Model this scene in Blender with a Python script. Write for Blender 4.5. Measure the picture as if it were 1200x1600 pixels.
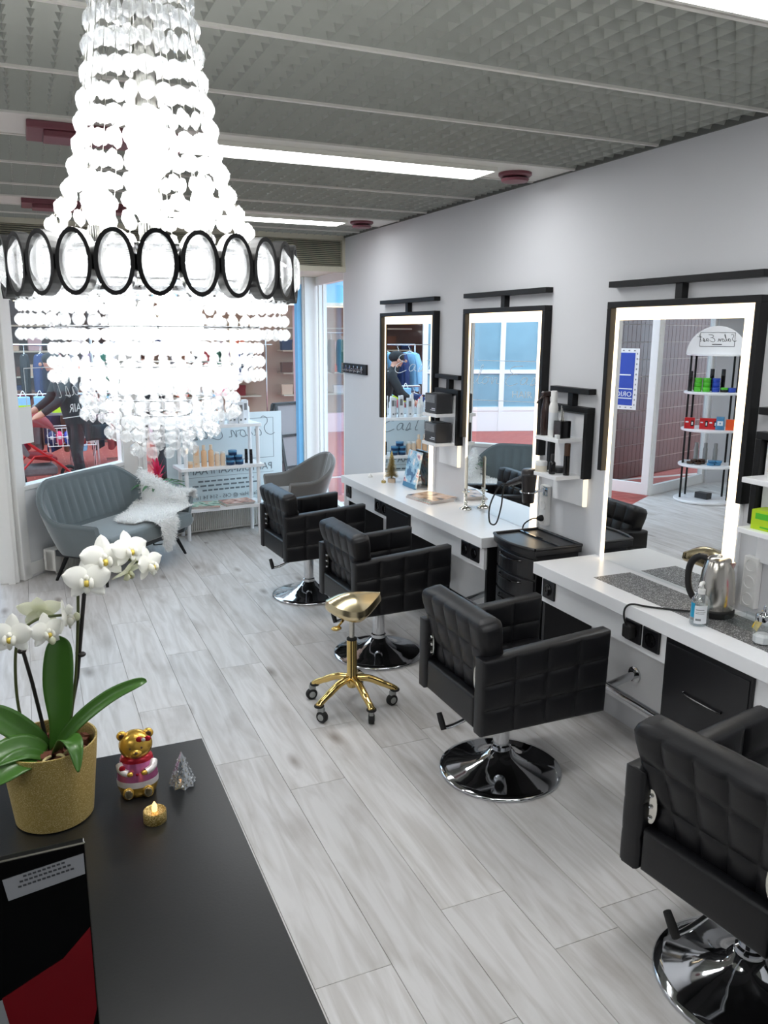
import bpy, math, random
from mathutils import Vector, Matrix
random.seed(7)
sc = bpy.context.scene
for o in list(bpy.data.objects):
    bpy.data.objects.remove(o, do_unlink=True)
COL = sc.collection
PI = math.pi

# ---------------------------------------------------------------- camera
yaw, pitch, roll, FPX, CAMH = 0.412829253, 0.217510182, 0.00604872876, 1264.87, 1.9
fw = Vector((math.sin(yaw)*math.cos(pitch), math.cos(yaw)*math.cos(pitch), -math.sin(pitch)))
r0 = Vector((math.cos(yaw), -math.sin(yaw), 0.0))
u0 = r0.cross(fw)
rt = math.cos(roll)*r0 + math.sin(roll)*u0
up = -math.sin(roll)*r0 + math.cos(roll)*u0
cam_d = bpy.data.cameras.new('camera')
cam_d.sensor_fit = 'VERTICAL'
cam_d.sensor_height = 32.0
cam_d.lens = FPX*32.0/1600.0
cam_d.clip_start = 0.02
cam_d.clip_end = 200
cam = bpy.data.objects.new('camera', cam_d)
COL.objects.link(cam)
cam.matrix_world = Matrix(((rt.x, up.x, -fw.x, 0), (rt.y, up.y, -fw.y, 0), (rt.z, up.z, -fw.z, CAMH), (0, 0, 0, 1)))
sc.camera = cam

# ---------------------------------------------------------------- view, world, exposure
sc.view_settings.view_transform = 'Standard'
sc.view_settings.look = 'None'
sc.view_settings.gamma = 1.0
sc.view_settings.use_curve_mapping = False
sc.view_settings.exposure = 0.9
sc.cycles.use_denoising = True
sc.cycles.max_bounces = 9
sc.cycles.diffuse_bounces = 4
sc.cycles.glossy_bounces = 5
sc.cycles.transmission_bounces = 6
sc.cycles.transparent_max_bounces = 24
sc.cycles.caustics_reflective = False
sc.cycles.caustics_refractive = False
sc.cycles.sample_clamp_indirect = 6.0
world = bpy.data.worlds.new('sky')
sc.world = world
world.use_nodes = True
wn = world.node_tree.nodes
wl = world.node_tree.links
wn.clear()
wo = wn.new('ShaderNodeOutputWorld')
wb = wn.new('ShaderNodeBackground')
wb.inputs['Color'].default_value = (0.70, 0.85, 1.0, 1)
wb.inputs['Strength'].default_value = 1.9
wl.new(wb.outputs[0], wo.inputs[0])

FLUO = 9.6        # ceiling tubes
LED = 1.9         # mirror light bands
BULB = 88.0      # chandelier bulbs

# ---------------------------------------------------------------- colours and materials
def lin(c):
    c = c/255.0
    return c/12.92 if c <= 0.04045 else ((c+0.055)/1.055)**2.4
def rgb(r, g, b):
    return (lin(r), lin(g), lin(b), 1.0)
MATS = {}
def nmat(name):
    m = bpy.data.materials.new(name)
    m.use_nodes = True
    m.node_tree.nodes.clear()
    MATS[name] = m
    n = m.node_tree.nodes
    out = n.new('ShaderNodeOutputMaterial')
    return m, n, m.node_tree.links, out
def mat(name, col, rough=0.5, metal=0.0, var=0.06, scale=30.0, bump=0.0, spec=0.5, coat=0.0, emit=None, es=0.0, trans=0.0, sheen=0.0, coords='Object'):
    m, n, l, out = nmat(name)
    b = n.new('ShaderNodeBsdfPrincipled')
    l.new(b.outputs[0], out.inputs[0])
    tc = n.new('ShaderNodeTexCoord')
    nz = n.new('ShaderNodeTexNoise')
    nz.inputs['Scale'].default_value = scale
    nz.inputs['Detail'].default_value = 4
    l.new(tc.outputs[coords], nz.inputs['Vector'])
    mx = n.new('ShaderNodeMix')
    mx.data_type = 'RGBA'
    c = Vector(col[:3])
    mx.inputs[6].default_value = (*(c*(1-var)), 1)
    mx.inputs[7].default_value = (*[min(1, v) for v in c*(1+var)], 1)
    l.new(nz.outputs['Fac'], mx.inputs[0])
    l.new(mx.outputs[2], b.inputs['Base Color'])
    b.inputs['Roughness'].default_value = rough
    b.inputs['Metallic'].default_value = metal
    b.inputs['Specular IOR Level'].default_value = spec
    b.inputs['Coat Weight'].default_value = coat
    b.inputs['Coat Roughness'].default_value = 0.08
    b.inputs['Transmission Weight'].default_value = trans
    b.inputs['Sheen Weight'].default_value = sheen
    if emit:
        b.inputs['Emission Color'].default_value = emit
        b.inputs['Emission Strength'].default_value = es
    if bump:
        bp = n.new('ShaderNodeBump')
        bp.inputs['Strength'].default_value = bump
        bp.inputs['Distance'].default_value = 0.002
        l.new(nz.outputs['Fac'], bp.inputs['Height'])
        l.new(bp.outputs[0], b.inputs['Normal'])
    return m
def emitmat(name, col, strength):
    m, n, l, out = nmat(name)
    e = n.new('ShaderNodeEmission')
    e.inputs[0].default_value = col
    e.inputs[1].default_value = strength
    l.new(e.outputs[0], out.inputs[0])
    return m
def clearmat(name, tint, gloss=0.1, rough=0.02, diff=0.0, dcol=(1, 1, 1, 1), fres=1.35):
    # thin clear sheet: light passes straight, fresnel reflection on top, optional milky share
    m, n, l, out = nmat(name)
    t = n.new('ShaderNodeBsdfTransparent'); t.inputs[0].default_value = tint
    g = n.new('ShaderNodeBsdfGlossy'); g.inputs['Roughness'].default_value = rough
    lw = n.new('ShaderNodeLayerWeight'); lw.inputs[0].default_value = 0.5
    pw = n.new('ShaderNodeMath'); pw.operation = 'POWER'; pw.inputs[1].default_value = 4.5
    l.new(lw.outputs['Facing'], pw.inputs[0])
    f = n.new('ShaderNodeMath'); f.operation = 'MULTIPLY'; f.inputs[1].default_value = 0.9
    l.new(pw.outputs[0], f.inputs[0])
    ma = n.new('ShaderNodeMath'); ma.operation = 'ADD'; ma.inputs[1].default_value = gloss
    ma.use_clamp = True
    l.new(f.outputs[0], ma.inputs[0])
    mx = n.new('ShaderNodeMixShader')
    l.new(ma.outputs[0], mx.inputs[0]); l.new(t.outputs[0], mx.inputs[1]); l.new(g.outputs[0], mx.inputs[2])
    last = mx
    if diff:
        d = n.new('ShaderNodeBsdfTranslucent'); d.inputs[0].default_value = dcol
        d2 = n.new('ShaderNodeBsdfDiffuse'); d2.inputs[0].default_value = dcol
        dm = n.new('ShaderNodeMixShader'); dm.inputs[0].default_value = 0.5
        l.new(d.outputs[0], dm.inputs[1]); l.new(d2.outputs[0], dm.inputs[2])
        m2 = n.new('ShaderNodeMixShader'); m2.inputs[0].default_value = diff
        l.new(mx.outputs[0], m2.inputs[1]); l.new(dm.outputs[0], m2.inputs[2])
        last = m2
    l.new(last.outputs[0], out.inputs[0])
    return m

def plankmat():
    m, n, l, out = nmat('oak_planks')
    b = n.new('ShaderNodeBsdfPrincipled'); l.new(b.outputs[0], out.inputs[0])
    tc = n.new('ShaderNodeTexCoord'); oi = n.new('ShaderNodeObjectInfo')
    ge = n.new('ShaderNodeNewGeometry')
    off = n.new('ShaderNodeVectorMath'); off.operation = 'SCALE'; off.inputs['Scale'].default_value = 37.0
    l.new(oi.outputs['Random'], off.inputs[0])
    ad = n.new('ShaderNodeVectorMath'); ad.operation = 'ADD'
    l.new(ge.outputs['Position'], ad.inputs[0]); l.new(off.outputs[0], ad.inputs[1])
    mp = n.new('ShaderNodeMapping'); mp.inputs['Scale'].default_value = (9, 0.9, 1)
    l.new(ad.outputs[0], mp.inputs[0])
    n1 = n.new('ShaderNodeTexNoise'); n1.inputs['Scale'].default_value = 2.0; n1.inputs['Detail'].default_value = 8; n1.inputs['Distortion'].default_value = 1.2
    l.new(mp.outputs[0], n1.inputs['Vector'])
    mp2 = n.new('ShaderNodeMapping'); mp2.inputs['Scale'].default_value = (3.2, 1.1, 1)
    l.new(ad.outputs[0], mp2.inputs[0])
    n2 = n.new('ShaderNodeTexNoise'); n2.inputs['Scale'].default_value = 1.6; n2.inputs['Detail'].default_value = 5
    l.new(mp2.outputs[0], n2.inputs['Vector'])
    cr = n.new('ShaderNodeValToRGB')
    cr.color_ramp.elements[0].position = 0.28; cr.color_ramp.elements[0].color = rgb(190, 186, 182)
    cr.color_ramp.elements[1].position = 0.62; cr.color_ramp.elements[1].color = rgb(218, 216, 215)
    l.new(n1.outputs['Fac'], cr.inputs[0])
    cr2 = n.new('ShaderNodeValToRGB')
    cr2.color_ramp.elements[0].position = 0.27; cr2.color_ramp.elements[0].color = (0.66, 0.63, 0.60, 1)
    cr2.color_ramp.elements[1].position = 0.45; cr2.color_ramp.elements[1].color = (1, 1, 1, 1)
    l.new(n2.outputs['Fac'], cr2.inputs[0])
    mu = n.new('ShaderNodeMix'); mu.data_type = 'RGBA'; mu.blend_type = 'MULTIPLY'; mu.inputs[0].default_value = 0.8
    l.new(cr.outputs[0], mu.inputs[6]); l.new(cr2.outputs[0], mu.inputs[7])
    # knots
    vo = n.new('ShaderNodeTexVoronoi'); vo.voronoi_dimensions = '2D'; vo.inputs['Scale'].default_value = 1.0
    mp3 = n.new('ShaderNodeMapping'); mp3.inputs['Scale'].default_value = (2.2, 0.8, 1)
    l.new(ad.outputs[0], mp3.inputs[0]); l.new(mp3.outputs[0], vo.inputs['Vector'])
    cr3 = n.new('ShaderNodeValToRGB')
    cr3.color_ramp.elements[0].position = 0.012; cr3.color_ramp.elements[0].color = (0.34, 0.28, 0.24, 1)
    cr3.color_ramp.elements[1].position = 0.075; cr3.color_ramp.elements[1].color = (1, 1, 1, 1)
    l.new(vo.outputs['Distance'], cr3.inputs[0])
    mu3 = n.new('ShaderNodeMix'); mu3.data_type = 'RGBA'; mu3.blend_type = 'MULTIPLY'; mu3.inputs[0].default_value = 0.75
    l.new(mu.outputs[2], mu3.inputs[6]); l.new(cr3.outputs[0], mu3.inputs[7])
    # per plank tone
    hs = n.new('ShaderNodeHueSaturation')
    mr = n.new('ShaderNodeMapRange'); mr.inputs[3].default_value = 0.92; mr.inputs[4].default_value = 1.06
    l.new(oi.outputs['Random'], mr.inputs[0]); l.new(mr.outputs[0], hs.inputs['Value'])
    l.new(mu3.outputs[2], hs.inputs['Color'])
    l.new(hs.outputs[0], b.inputs['Base Color'])
    b.inputs['Roughness'].default_value = 0.36
    b.inputs['Specular IOR Level'].default_value = 0.45
    bp = n.new('ShaderNodeBump'); bp.inputs['Strength'].default_value = 0.15; bp.inputs['Distance'].default_value = 0.002
    l.new(n1.outputs['Fac'], bp.inputs['Height']); l.new(bp.outputs[0], b.inputs['Normal'])
    return m

def glittermat(name, c1, c2, scale, metal=0.6, rough=0.35, thr=0.66):
    m, n, l, out = nmat(name)
    b = n.new('ShaderNodeBsdfPrincipled'); l.new(b.outputs[0], out.inputs[0])
    tc = n.new('ShaderNodeTexCoord')
    v = n.new('ShaderNodeTexVoronoi'); v.inputs['Scale'].default_value = scale
    l.new(tc.outputs['Object'], v.inputs['Vector'])
    sp = n.new('ShaderNodeSeparateColor'); l.new(v.outputs['Color'], sp.inputs[0])
    cr = n.new('ShaderNodeValToRGB')
    cr.color_ramp.elements[0].position = thr; cr.color_ramp.elements[0].color = c1
    cr.color_ramp.elements[1].position = min(0.999, thr+0.3); cr.color_ramp.elements[1].color = c2
    l.new(sp.outputs[0], cr.inputs[0]); l.new(cr.outputs[0], b.inputs['Base Color'])
    b.inputs['Metallic'].default_value = metal; b.inputs['Roughness'].default_value = rough
    bp = n.new('ShaderNodeBump'); bp.inputs['Strength'].default_value = 0.5; bp.inputs['Distance'].default_value = 0.001
    l.new(sp.outputs[1], bp.inputs['Height']); l.new(bp.outputs[0], b.inputs['Normal'])
    return m

def tilemat(name, c1, c2, grout, sx, sy, axis=None):
    m, n, l, out = nmat(name)
    b = n.new('ShaderNodeBsdfPrincipled'); l.new(b.outputs[0], out.inputs[0])
    tc = n.new('ShaderNodeTexCoord')
    br = n.new('ShaderNodeTexBrick')
    br.offset = 0.5
    br.inputs['Color1'].default_value = c1; br.inputs['Color2'].default_value = c2; br.inputs['Mortar'].default_value = grout
    br.inputs['Scale'].default_value = 1.0
    br.inputs['Brick Width'].default_value = sx; br.inputs['Row Height'].default_value = sy; br.inputs['Mortar Size'].default_value = 0.006
    l.new(tc.outputs['Object'], br.inputs['Vector'])
    l.new(br.outputs[0], b.inputs['Base Color']); b.inputs['Roughness'].default_value = 0.6
    return m

def velvet(name, col):
    m = mat(name, col, rough=0.75, var=0.16, scale=6, bump=0.1, sheen=0.6)
    return m

def canvasart(name):
    # abstract patches of blue, white, pink
    m, n, l, out = nmat(name)
    b = n.new('ShaderNodeBsdfPrincipled'); l.new(b.outputs[0], out.inputs[0])
    tc = n.new('ShaderNodeTexCoord')
    v = n.new('ShaderNodeTexNoise'); v.inputs['Scale'].default_value = 14; v.inputs['Detail'].default_value = 2
    l.new(tc.outputs['Object'], v.inputs['Vector'])
    cr = n.new('ShaderNodeValToRGB'); cr.color_ramp.interpolation = 'CONSTANT'
    e = cr.color_ramp.elements
    e[0].position = 0; e[0].color = rgb(80, 120, 160)
    e[1].position = 0.42; e[1].color = rgb(150, 195, 222)
    for p, c in ((0.5, rgb(186, 214, 232)), (0.56, rgb(245, 240, 240)), (0.63, rgb(222, 170, 180)), (0.68, rgb(90, 80, 110))):
        x = e.new(p); x.color = c
    l.new(v.outputs['Fac'], cr.inputs[0]); l.new(cr.outputs[0], b.inputs['Base Color'])
    b.inputs['Roughness'].default_value = 0.5
    return m
def covermat(name, cols, scale=9):
    m, n, l, out = nmat(name)
    b = n.new('ShaderNodeBsdfPrincipled'); l.new(b.outputs[0], out.inputs[0])
    tc = n.new('ShaderNodeTexCoord')
    v = n.new('ShaderNodeTexNoise'); v.inputs['Scale'].default_value = scale; v.inputs['Detail'].default_value = 1.5
    l.new(tc.outputs['Object'], v.inputs['Vector'])
    cr = n.new('ShaderNodeValToRGB'); cr.color_ramp.interpolation = 'EASE'
    e = cr.color_ramp.elements
    e[0].position = 0.3; e[0].color = cols[0]; e[1].position = 0.75; e[1].color = cols[-1]
    for i, c in enumerate(cols[1:-1]):
        x = e.new(0.3+0.45*(i+1)/(len(cols)-1)); x.color = c
    l.new(v.outputs['Fac'], cr.inputs[0]); l.new(cr.outputs[0], b.inputs['Base Color'])
    b.inputs['Roughness'].default_value = 0.25
    return m

def petalmat(name, col):
    m, n, l, out = nmat(name)
    d = n.new('ShaderNodeBsdfPrincipled'); d.inputs['Base Color'].default_value = col; d.inputs['Roughness'].default_value = 0.5
    t = n.new('ShaderNodeBsdfTranslucent'); t.inputs[0].default_value = col
    mx = n.new('ShaderNodeMixShader'); mx.inputs[0].default_value = 0.4
    l.new(d.outputs[0], mx.inputs[1]); l.new(t.outputs[0], mx.inputs[2]); l.new(mx.outputs[0], out.inputs[0])
    return m
M = {}
M['wall'] = mat('white_wall_paint', rgb(213, 214, 217), 0.75, var=0.015, scale=4, bump=0.05)
M['white'] = mat('white_lacquer', rgb(244, 245, 247), 0.28, var=0.01)
M['whitep'] = mat('white_plastic', rgb(236, 236, 234), 0.4, var=0.01)
M['frame'] = mat('white_window_frame', rgb(242, 242, 240), 0.4, var=0.02)
M['rail'] = mat('cream_ceiling_rail', rgb(222, 221, 214), 0.4, var=0.02)
M['louvre'] = mat('grey_ceiling_louvre', rgb(160, 163, 156), 0.5, var=0.03)
M['louvreback'] = mat('grey_ceiling_backing', rgb(92, 94, 90), 0.6, var=0.05)
M['maroon'] = mat('maroon_metal', rgb(112, 58, 68), 0.4, var=0.05)
M['cream'] = mat('cream_metal', rgb(214, 210, 192), 0.45, var=0.03)
M['plank'] = plankmat()
M['gap'] = mat('floor_joint', rgb(170, 165, 160), 0.8)
M['leather'] = mat('black_leather', rgb(19, 19, 22), 0.40, var=0.2, scale=160, bump=0.12, spec=0.35)
M['black'] = mat('black_satin', rgb(24, 24, 27), 0.35, var=0.1)
M['blackmetal'] = mat('black_powder_coat', rgb(20, 20, 21), 0.45, var=0.08, spec=0.3)
M['blackglossy'] = mat('black_gloss', rgb(12, 12, 14), 0.12)
M['desk'] = mat('black_desk_laminate', rgb(22, 23, 25), 0.33, var=0.15, scale=220, bump=0.06, spec=0.5)
M['chrome'] = mat('chrome', rgb(205, 207, 210), 0.06, metal=1.0, var=0.01)
M['steel'] = mat('brushed_steel', rgb(200, 196, 188), 0.2, metal=1.0, var=0.03)
M['silver'] = mat('silver_plate', rgb(215, 213, 205), 0.12, metal=1.0)
M['gold'] = mat('polished_gold', rgb(232, 200, 128), 0.14, metal=1.0, var=0.02)
M['goldvinyl'] = mat('champagne_gold_vinyl', rgb(222, 206, 168), 0.22, metal=1.0, var=0.03)
M['goldglitter'] = glittermat('gold_glitter', rgb(168, 140, 70), rgb(250, 232, 170), 900, 0.75, 0.4, 0.55)
M['goldpot'] = glittermat('gold_glitter_pot', rgb(186, 160, 90), rgb(252, 238, 184), 1300, 0.45, 0.5, 0.72)
M['matglit'] = glittermat('grey_glitter_mat', rgb(102, 101, 101), rgb(236, 236, 236), 330, 0.35, 0.4, 0.72)
M['mirror'] = mat('mirror_glass', rgb(238, 241, 242), 0.0, metal=1.0, var=0.0)
M['glass'] = clearmat('window_glass', (0.95, 0.985, 0.99, 1), 0.012)
M['clear'] = clearmat('clear_acrylic', (0.93, 0.95, 0.95, 1), 0.05)
M['bottleclear'] = clearmat('clear_bottle', (0.92, 0.95, 0.96, 1), 0.13, 0.03, diff=0.08)
M['crystal'] = clearmat('crystal_bead', (0.93, 0.95, 0.96, 1), 0.16, 0.03, diff=0.17, dcol=(0.97, 0.98, 1, 1), fres=1.6)
M['crystal2'] = clearmat('cut_crystal', (0.86, 0.9, 0.93, 1), 0.38, 0.03, diff=0.12, dcol=(0.95, 0.97, 1, 1), fres=1.7)
M['fluo'] = emitmat('fluorescent_panel', (0.975, 0.99, 1.0, 1), FLUO)
M['ledsoft'] = emitmat('soft_led_strip', (1.0, 0.88, 0.68, 1), 0.7)
M['led'] = emitmat('warm_led_band', (1.0, 0.80, 0.54, 1), LED)
M['bulb'] = emitmat('chandelier_bulb', (1.0, 0.985, 0.96, 1), BULB)
M['velvet'] = velvet('grey_velvet', rgb(92, 104, 108))
M['velvet2'] = velvet('taupe_velvet', rgb(98, 94, 89))
M['fur'] = mat('white_fur', rgb(253, 253, 252), 0.9, var=0.0)
M['petal'] = petalmat('white_petal', rgb(246, 246, 240))
M['petalg'] = petalmat('greenish_petal', rgb(236, 238, 214))
M['lip'] = mat('yellow_lip', rgb(214, 190, 80), 0.5, var=0.2)
M['leaf'] = mat('orchid_leaf', rgb(62, 104, 38), 0.35, var=0.25, scale=10)
M['stem'] = mat('orchid_stem', rgb(70, 78, 40), 0.5, var=0.2)
M['stake'] = mat('dark_stake', rgb(30, 26, 26), 0.5)
M['bark'] = mat('bark_chips', rgb(104, 58, 38), 0.8, var=0.4, scale=60)
M['root'] = mat('pale_root', rgb(205, 190, 140), 0.7)
M['pink'] = mat('pink_foil', rgb(206, 110, 160), 0.2, metal=0.55, var=0.12, scale=70, bump=0.4)
M['goldfoil'] = mat('gold_foil', rgb(222, 178, 80), 0.24, metal=0.7, var=0.12, scale=70, bump=0.4)
M['redfoil'] = mat('red_foil', rgb(180, 30, 50), 0.25, metal=0.4, var=0.1, bump=0.2, scale=70)
M['whitefoil'] = mat('white_foil', rgb(225, 220, 220), 0.3, metal=0.2, var=0.05)
M['brown'] = mat('dark_brown', rgb(70, 42, 24), 0.5)
M['red'] = mat('red_plastic', rgb(190, 30, 34), 0.35)
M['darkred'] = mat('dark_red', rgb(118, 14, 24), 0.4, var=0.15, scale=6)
M['scrblack'] = mat('screen_black', rgb(8, 8, 9), 0.12)
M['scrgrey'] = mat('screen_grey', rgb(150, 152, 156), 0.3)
M['ink'] = mat('dark_ink', rgb(60, 62, 66), 0.6)
M['signgrey'] = mat('grey_print', rgb(110, 120, 126), 0.6)
M['decal'] = mat('white_vinyl', rgb(235, 240, 240), 0.5)
M['sign'] = mat('white_sign_film', rgb(214, 226, 230), 0.5, var=0.01, trans=0.0)
M['paper'] = mat('white_paper', rgb(238, 238, 236), 0.7, var=0.01)
M['blue'] = mat('royal_blue', rgb(30, 66, 170), 0.35)
M['navy'] = mat('navy_jar', rgb(24, 54, 92), 0.3)
M['jarblue'] = mat('steel_blue_lid', rgb(70, 130, 170), 0.3)
M['beige'] = mat('beige_pack', rgb(226, 202, 176), 0.45)
M['peach'] = mat('peach_liquid', rgb(232, 190, 150), 0.25)
M['lime'] = mat('lime_card', rgb(182, 214, 30), 0.45)
M['green'] = mat('bright_green', rgb(84, 190, 44), 0.35)
M['greydark'] = mat('charcoal_card', rgb(56, 56, 58), 0.4, var=0.12)
M['printgrey'] = mat('print_grey', rgb(120, 122, 124), 0.4, var=0.3, scale=40)
M['cyan'] = mat('cyan_label', rgb(30, 150, 190), 0.4)
M['label'] = mat('white_label', rgb(224, 228, 232), 0.5)
M['amber'] = mat('amber_plastic', rgb(44, 26, 22), 0.2)
M['yellow'] = mat('yellow_card', rgb(236, 200, 30), 0.5)
M['magenta'] = mat('magenta_card', rgb(220, 40, 100), 0.5)
M['orange'] = mat('orange_pack', rgb(226, 84, 30), 0.4)
M['wax'] = mat('ivory_wax', rgb(240, 232, 215), 0.5)
M['flame'] = mat('flame_tip', rgb(250, 220, 170), 0.4, emit=rgb(255, 190, 120), es=1.2)
M['sugar'] = mat('white_sugar', rgb(245, 245, 245), 0.8, bump=0.4, scale=300)
M['art'] = canvasart('abstract_canvas')
M['mag1'] = covermat('magazine_cover_peach', [rgb(70, 66, 66), rgb(226, 190, 160), rgb(240, 226, 214)], 12)
M['mag2'] = covermat('magazine_cover_green', [rgb(60, 110, 90), rgb(190, 220, 200), rgb(220, 150, 140)], 14)
M['mag3'] = covermat('magazine_cover_rose', [rgb(120, 70, 70), rgb(220, 170, 150), rgb(240, 220, 210)], 14)
M['pages'] = mat('paper_pages', rgb(206, 198, 196), 0.7, var=0.1, scale=200)
M['bromel'] = mat('pink_bract', rgb(222, 40, 96), 0.45, var=0.15)
M['leaf2'] = mat('bromeliad_leaf', rgb(58, 110, 64), 0.45, var=0.25)
M['radiator'] = mat('radiator_white', rgb(226, 224, 218), 0.4)
M['dryer'] = mat('dark_plastic', rgb(44, 40, 40), 0.3)
M['rubber'] = mat('black_rubber', rgb(20, 20, 20), 0.7)
M['caster'] = mat('grey_caster', rgb(150, 152, 150), 0.3)
# outside
M['paving'] = tilemat('red_paving', rgb(176, 84, 74), rgb(164, 76, 68), rgb(198, 120, 108), 0.3, 0.15)
M['kerb'] = mat('pale_paving_line', rgb(206, 196, 190), 0.7)
M['brick'] = mat('brown_wall_tile', rgb(86, 48, 40), 0.3, var=0.25, scale=3)
M['grout'] = mat('grey_grout', rgb(176, 158, 148), 0.8)
M['beigewall'] = mat('beige_shop_wall', rgb(196, 168, 146), 0.7, var=0.1, scale=3)
M['brownwall'] = mat('brown_shop_wall', rgb(92, 66, 54), 0.7, var=0.2, scale=3)
M['bluefas'] = mat('light_blue_fascia', rgb(116, 182, 224), 0.5, var=0.05)
M['pinkpost'] = mat('pale_pink_post', rgb(214, 188, 196), 0.5)
M['blueclad'] = mat('blue_cladding', rgb(134, 172, 188), 0.25, var=0.3, scale=1.2)
M['skin'] = mat('skin', rgb(190, 140, 118), 0.55, var=0.05)
M['coat'] = mat('black_coat_cloth', rgb(22, 24, 28), 0.8, var=0.2, scale=40)
M['trouser'] = mat('dark_trousers', rgb(26, 28, 34), 0.8, var=0.2, scale=40)
M['denim'] = mat('navy_cloth', rgb(34, 50, 96), 0.8, var=0.2)
M['lightblue'] = mat('light_blue_cloth', rgb(140, 190, 224), 0.8, var=0.1)
M['greenc'] = mat('dark_green_cloth', rgb(36, 84, 66), 0.8, var=0.2)
M['greyc'] = mat('grey_cloth', rgb(120, 116, 118), 0.8, var=0.2)
M['redc'] = mat('dark_red_cloth', rgb(136, 34, 40), 0.7, var=0.2)
M['purplec'] = mat('mauve_cloth', rgb(122, 96, 116), 0.8, var=0.2)
M['brownc'] = mat('brown_cloth', rgb(110, 70, 50), 0.8, var=0.2)
M['goods'] = covermat('mixed_goods', [rgb(40, 60, 110), rgb(120, 60, 60), rgb(60, 120, 110), rgb(200, 190, 180)], 7)
M['warmlamp'] = emitmat('warm_shop_lamp', (1.0, 0.8, 0.5, 1), 2.2)

# ---------------------------------------------------------------- mesh helpers
def V(*a):
    return Vector(a)
class MB:
    def __init__(s):
        s.v = []; s.f = []
    def add(s, verts, faces):
        k = len(s.v)
        s.v += [tuple(p) for p in verts]
        s.f += [tuple(i+k for i in f) for f in faces]
        return s
    def box(s, x0, y0, z0, x1, y1, z1):
        if x0 > x1: x0, x1 = x1, x0
        if y0 > y1: y0, y1 = y1, y0
        if z0 > z1: z0, z1 = z1, z0
        return s.add([(x0, y0, z0), (x1, y0, z0), (x1, y1, z0), (x0, y1, z0), (x0, y0, z1), (x1, y0, z1), (x1, y1, z1), (x0, y1, z1)],
                     [(3, 2, 1, 0), (4, 5, 6, 7), (0, 1, 5, 4), (1, 2, 6, 5), (2, 3, 7, 6), (3, 0, 4, 7)])
    def obox(s, c, size, rot):
        # rot: Matrix 3x3
        hx, hy, hz = size[0]/2, size[1]/2, size[2]/2
        c = Vector(c)
        pts = [c + rot @ Vector((x, y, z)) for z in (-hz, hz) for (x, y) in ((-hx, -hy), (hx, -hy), (hx, hy), (-hx, hy))]
        return s.add(pts, [(3, 2, 1, 0), (4, 5, 6, 7), (0, 1, 5, 4), (1, 2, 6, 5), (2, 3, 7, 6), (3, 0, 4, 7)])
    def beam(s, a, b, w, h, upv=(0, 0, 1)):
        a = Vector(a); b = Vector(b)
        d = (b-a).normalized(); upv = Vector(upv)
        if abs(d.dot(upv)) > 0.99: upv = Vector((1, 0, 0))
        r = d.cross(upv).normalized(); u = r.cross(d)
        rot = Matrix((d, r, u)).transposed()
        return s.obox((a+b)/2, ((b-a).length, w, h), rot)
    def cyl(s, a, b, ra, rb=None, n=16, cap=True):
        return s.tube([a, b], [ra, ra if rb is None else rb], n, cap)
    def tube(s, pts, rad, n=8, cap=True):
        pts = [Vector(p) for p in pts]
        if not hasattr(rad, '__len__'): rad = [rad]*len(pts)
        ref = None
        rings = []
        for i, p in enumerate(pts):
            d = (pts[min(i+1, len(pts)-1)] - pts[max(i-1, 0)]).normalized()
            if ref is None:
                ref = Vector((0, 0, 1)) if abs(d.z) < 0.9 else Vector((1, 0, 0))
            r = d.cross(ref)
            if r.length < 1e-5: r = d.cross(Vector((1, 0, 0)))
            r.normalize(); u = r.cross(d).normalized(); ref = u
            rings.append([p + (r*math.cos(2*PI*k/n) + u*math.sin(2*PI*k/n))*rad[i] for k in range(n)])
        k0 = len(s.v)
        for rg in rings: s.v += [tuple(p) for p in rg]
        for i in range(len(pts)-1):
            for k in range(n):
                a = k0+i*n+k; b = k0+i*n+(k+1) % n
                s.f.append((a, b, b+n, a+n))
        if cap:
            s.f.append(tuple(k0+k for k in range(n))[::-1])
            s.f.append(tuple(k0+(len(pts)-1)*n+k for k in range(n)))
        return s
    def lathe(s, prof, n=24, c=(0, 0, 0), flat=1.0, rot=None):
        c = Vector(c); k0 = len(s.v); m = len(prof)
        for (r, z) in prof:
            for k in range(n):
                a = 2*PI*k/n
                p = Vector((max(r, 1e-5)*math.cos(a), max(r, 1e-5)*math.sin(a)*flat, z))
                if rot: p = rot @ p
                s.v.append(tuple(c+p))
        for i in range(m-1):
            for k in range(n):
                a = k0+i*n+k; b = k0+i*n+(k+1) % n
                s.f.append((a, b, b+n, a+n))
        s.f.append(tuple(k0+k for k in range(n))[::-1])
        s.f.append(tuple(k0+(m-1)*n+k for k in range(n)))
        return s
    def ell(s, c, r, n=12, m=8, rot=None):
        c = Vector(c)
        prof = [(math.sin(PI*i/m), -math.cos(PI*i/m)) for i in range(m+1)]
        k0 = len(s.v)
        s.lathe(prof, n)
        for i in range(k0, len(s.v)):
            p = Vector(s.v[i]); p = Vector((p.x*r[0], p.y*r[1], p.z*r[2]))
            if rot: p = rot @ p
            s.v[i] = tuple(c+p)
        return s
    def prism(s, poly, axis, a0, a1):
        # poly: 2D points; axis 'x' -> (y,z), 'y' -> (x,z), 'z' -> (x,y)
        def P(p, a):
            return {'x': (a, p[0], p[1]), 'y': (p[0], a, p[1]), 'z': (p[0], p[1], a)}[axis]
        n = len(poly)
        return s.add([P(p, a0) for p in poly] + [P(p, a1) for p in poly],
                     [tuple(range(n))[::-1], tuple(range(n, 2*n))] + [(i, (i+1) % n, n+(i+1) % n, n+i) for i in range(n)])
    def grid(s, fn, nu, nv, closed=False):
        k0 = len(s.v)
        for j in range(nv+1):
            for i in range(nu+1):
                s.v.append(tuple(fn(i/nu, j/nv)))
        for j in range(nv):
            for i in range(nu):
                a = k0+j*(nu+1)+i
                s.f.append((a, a+1, a+nu+2, a+nu+1))
        return s
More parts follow.
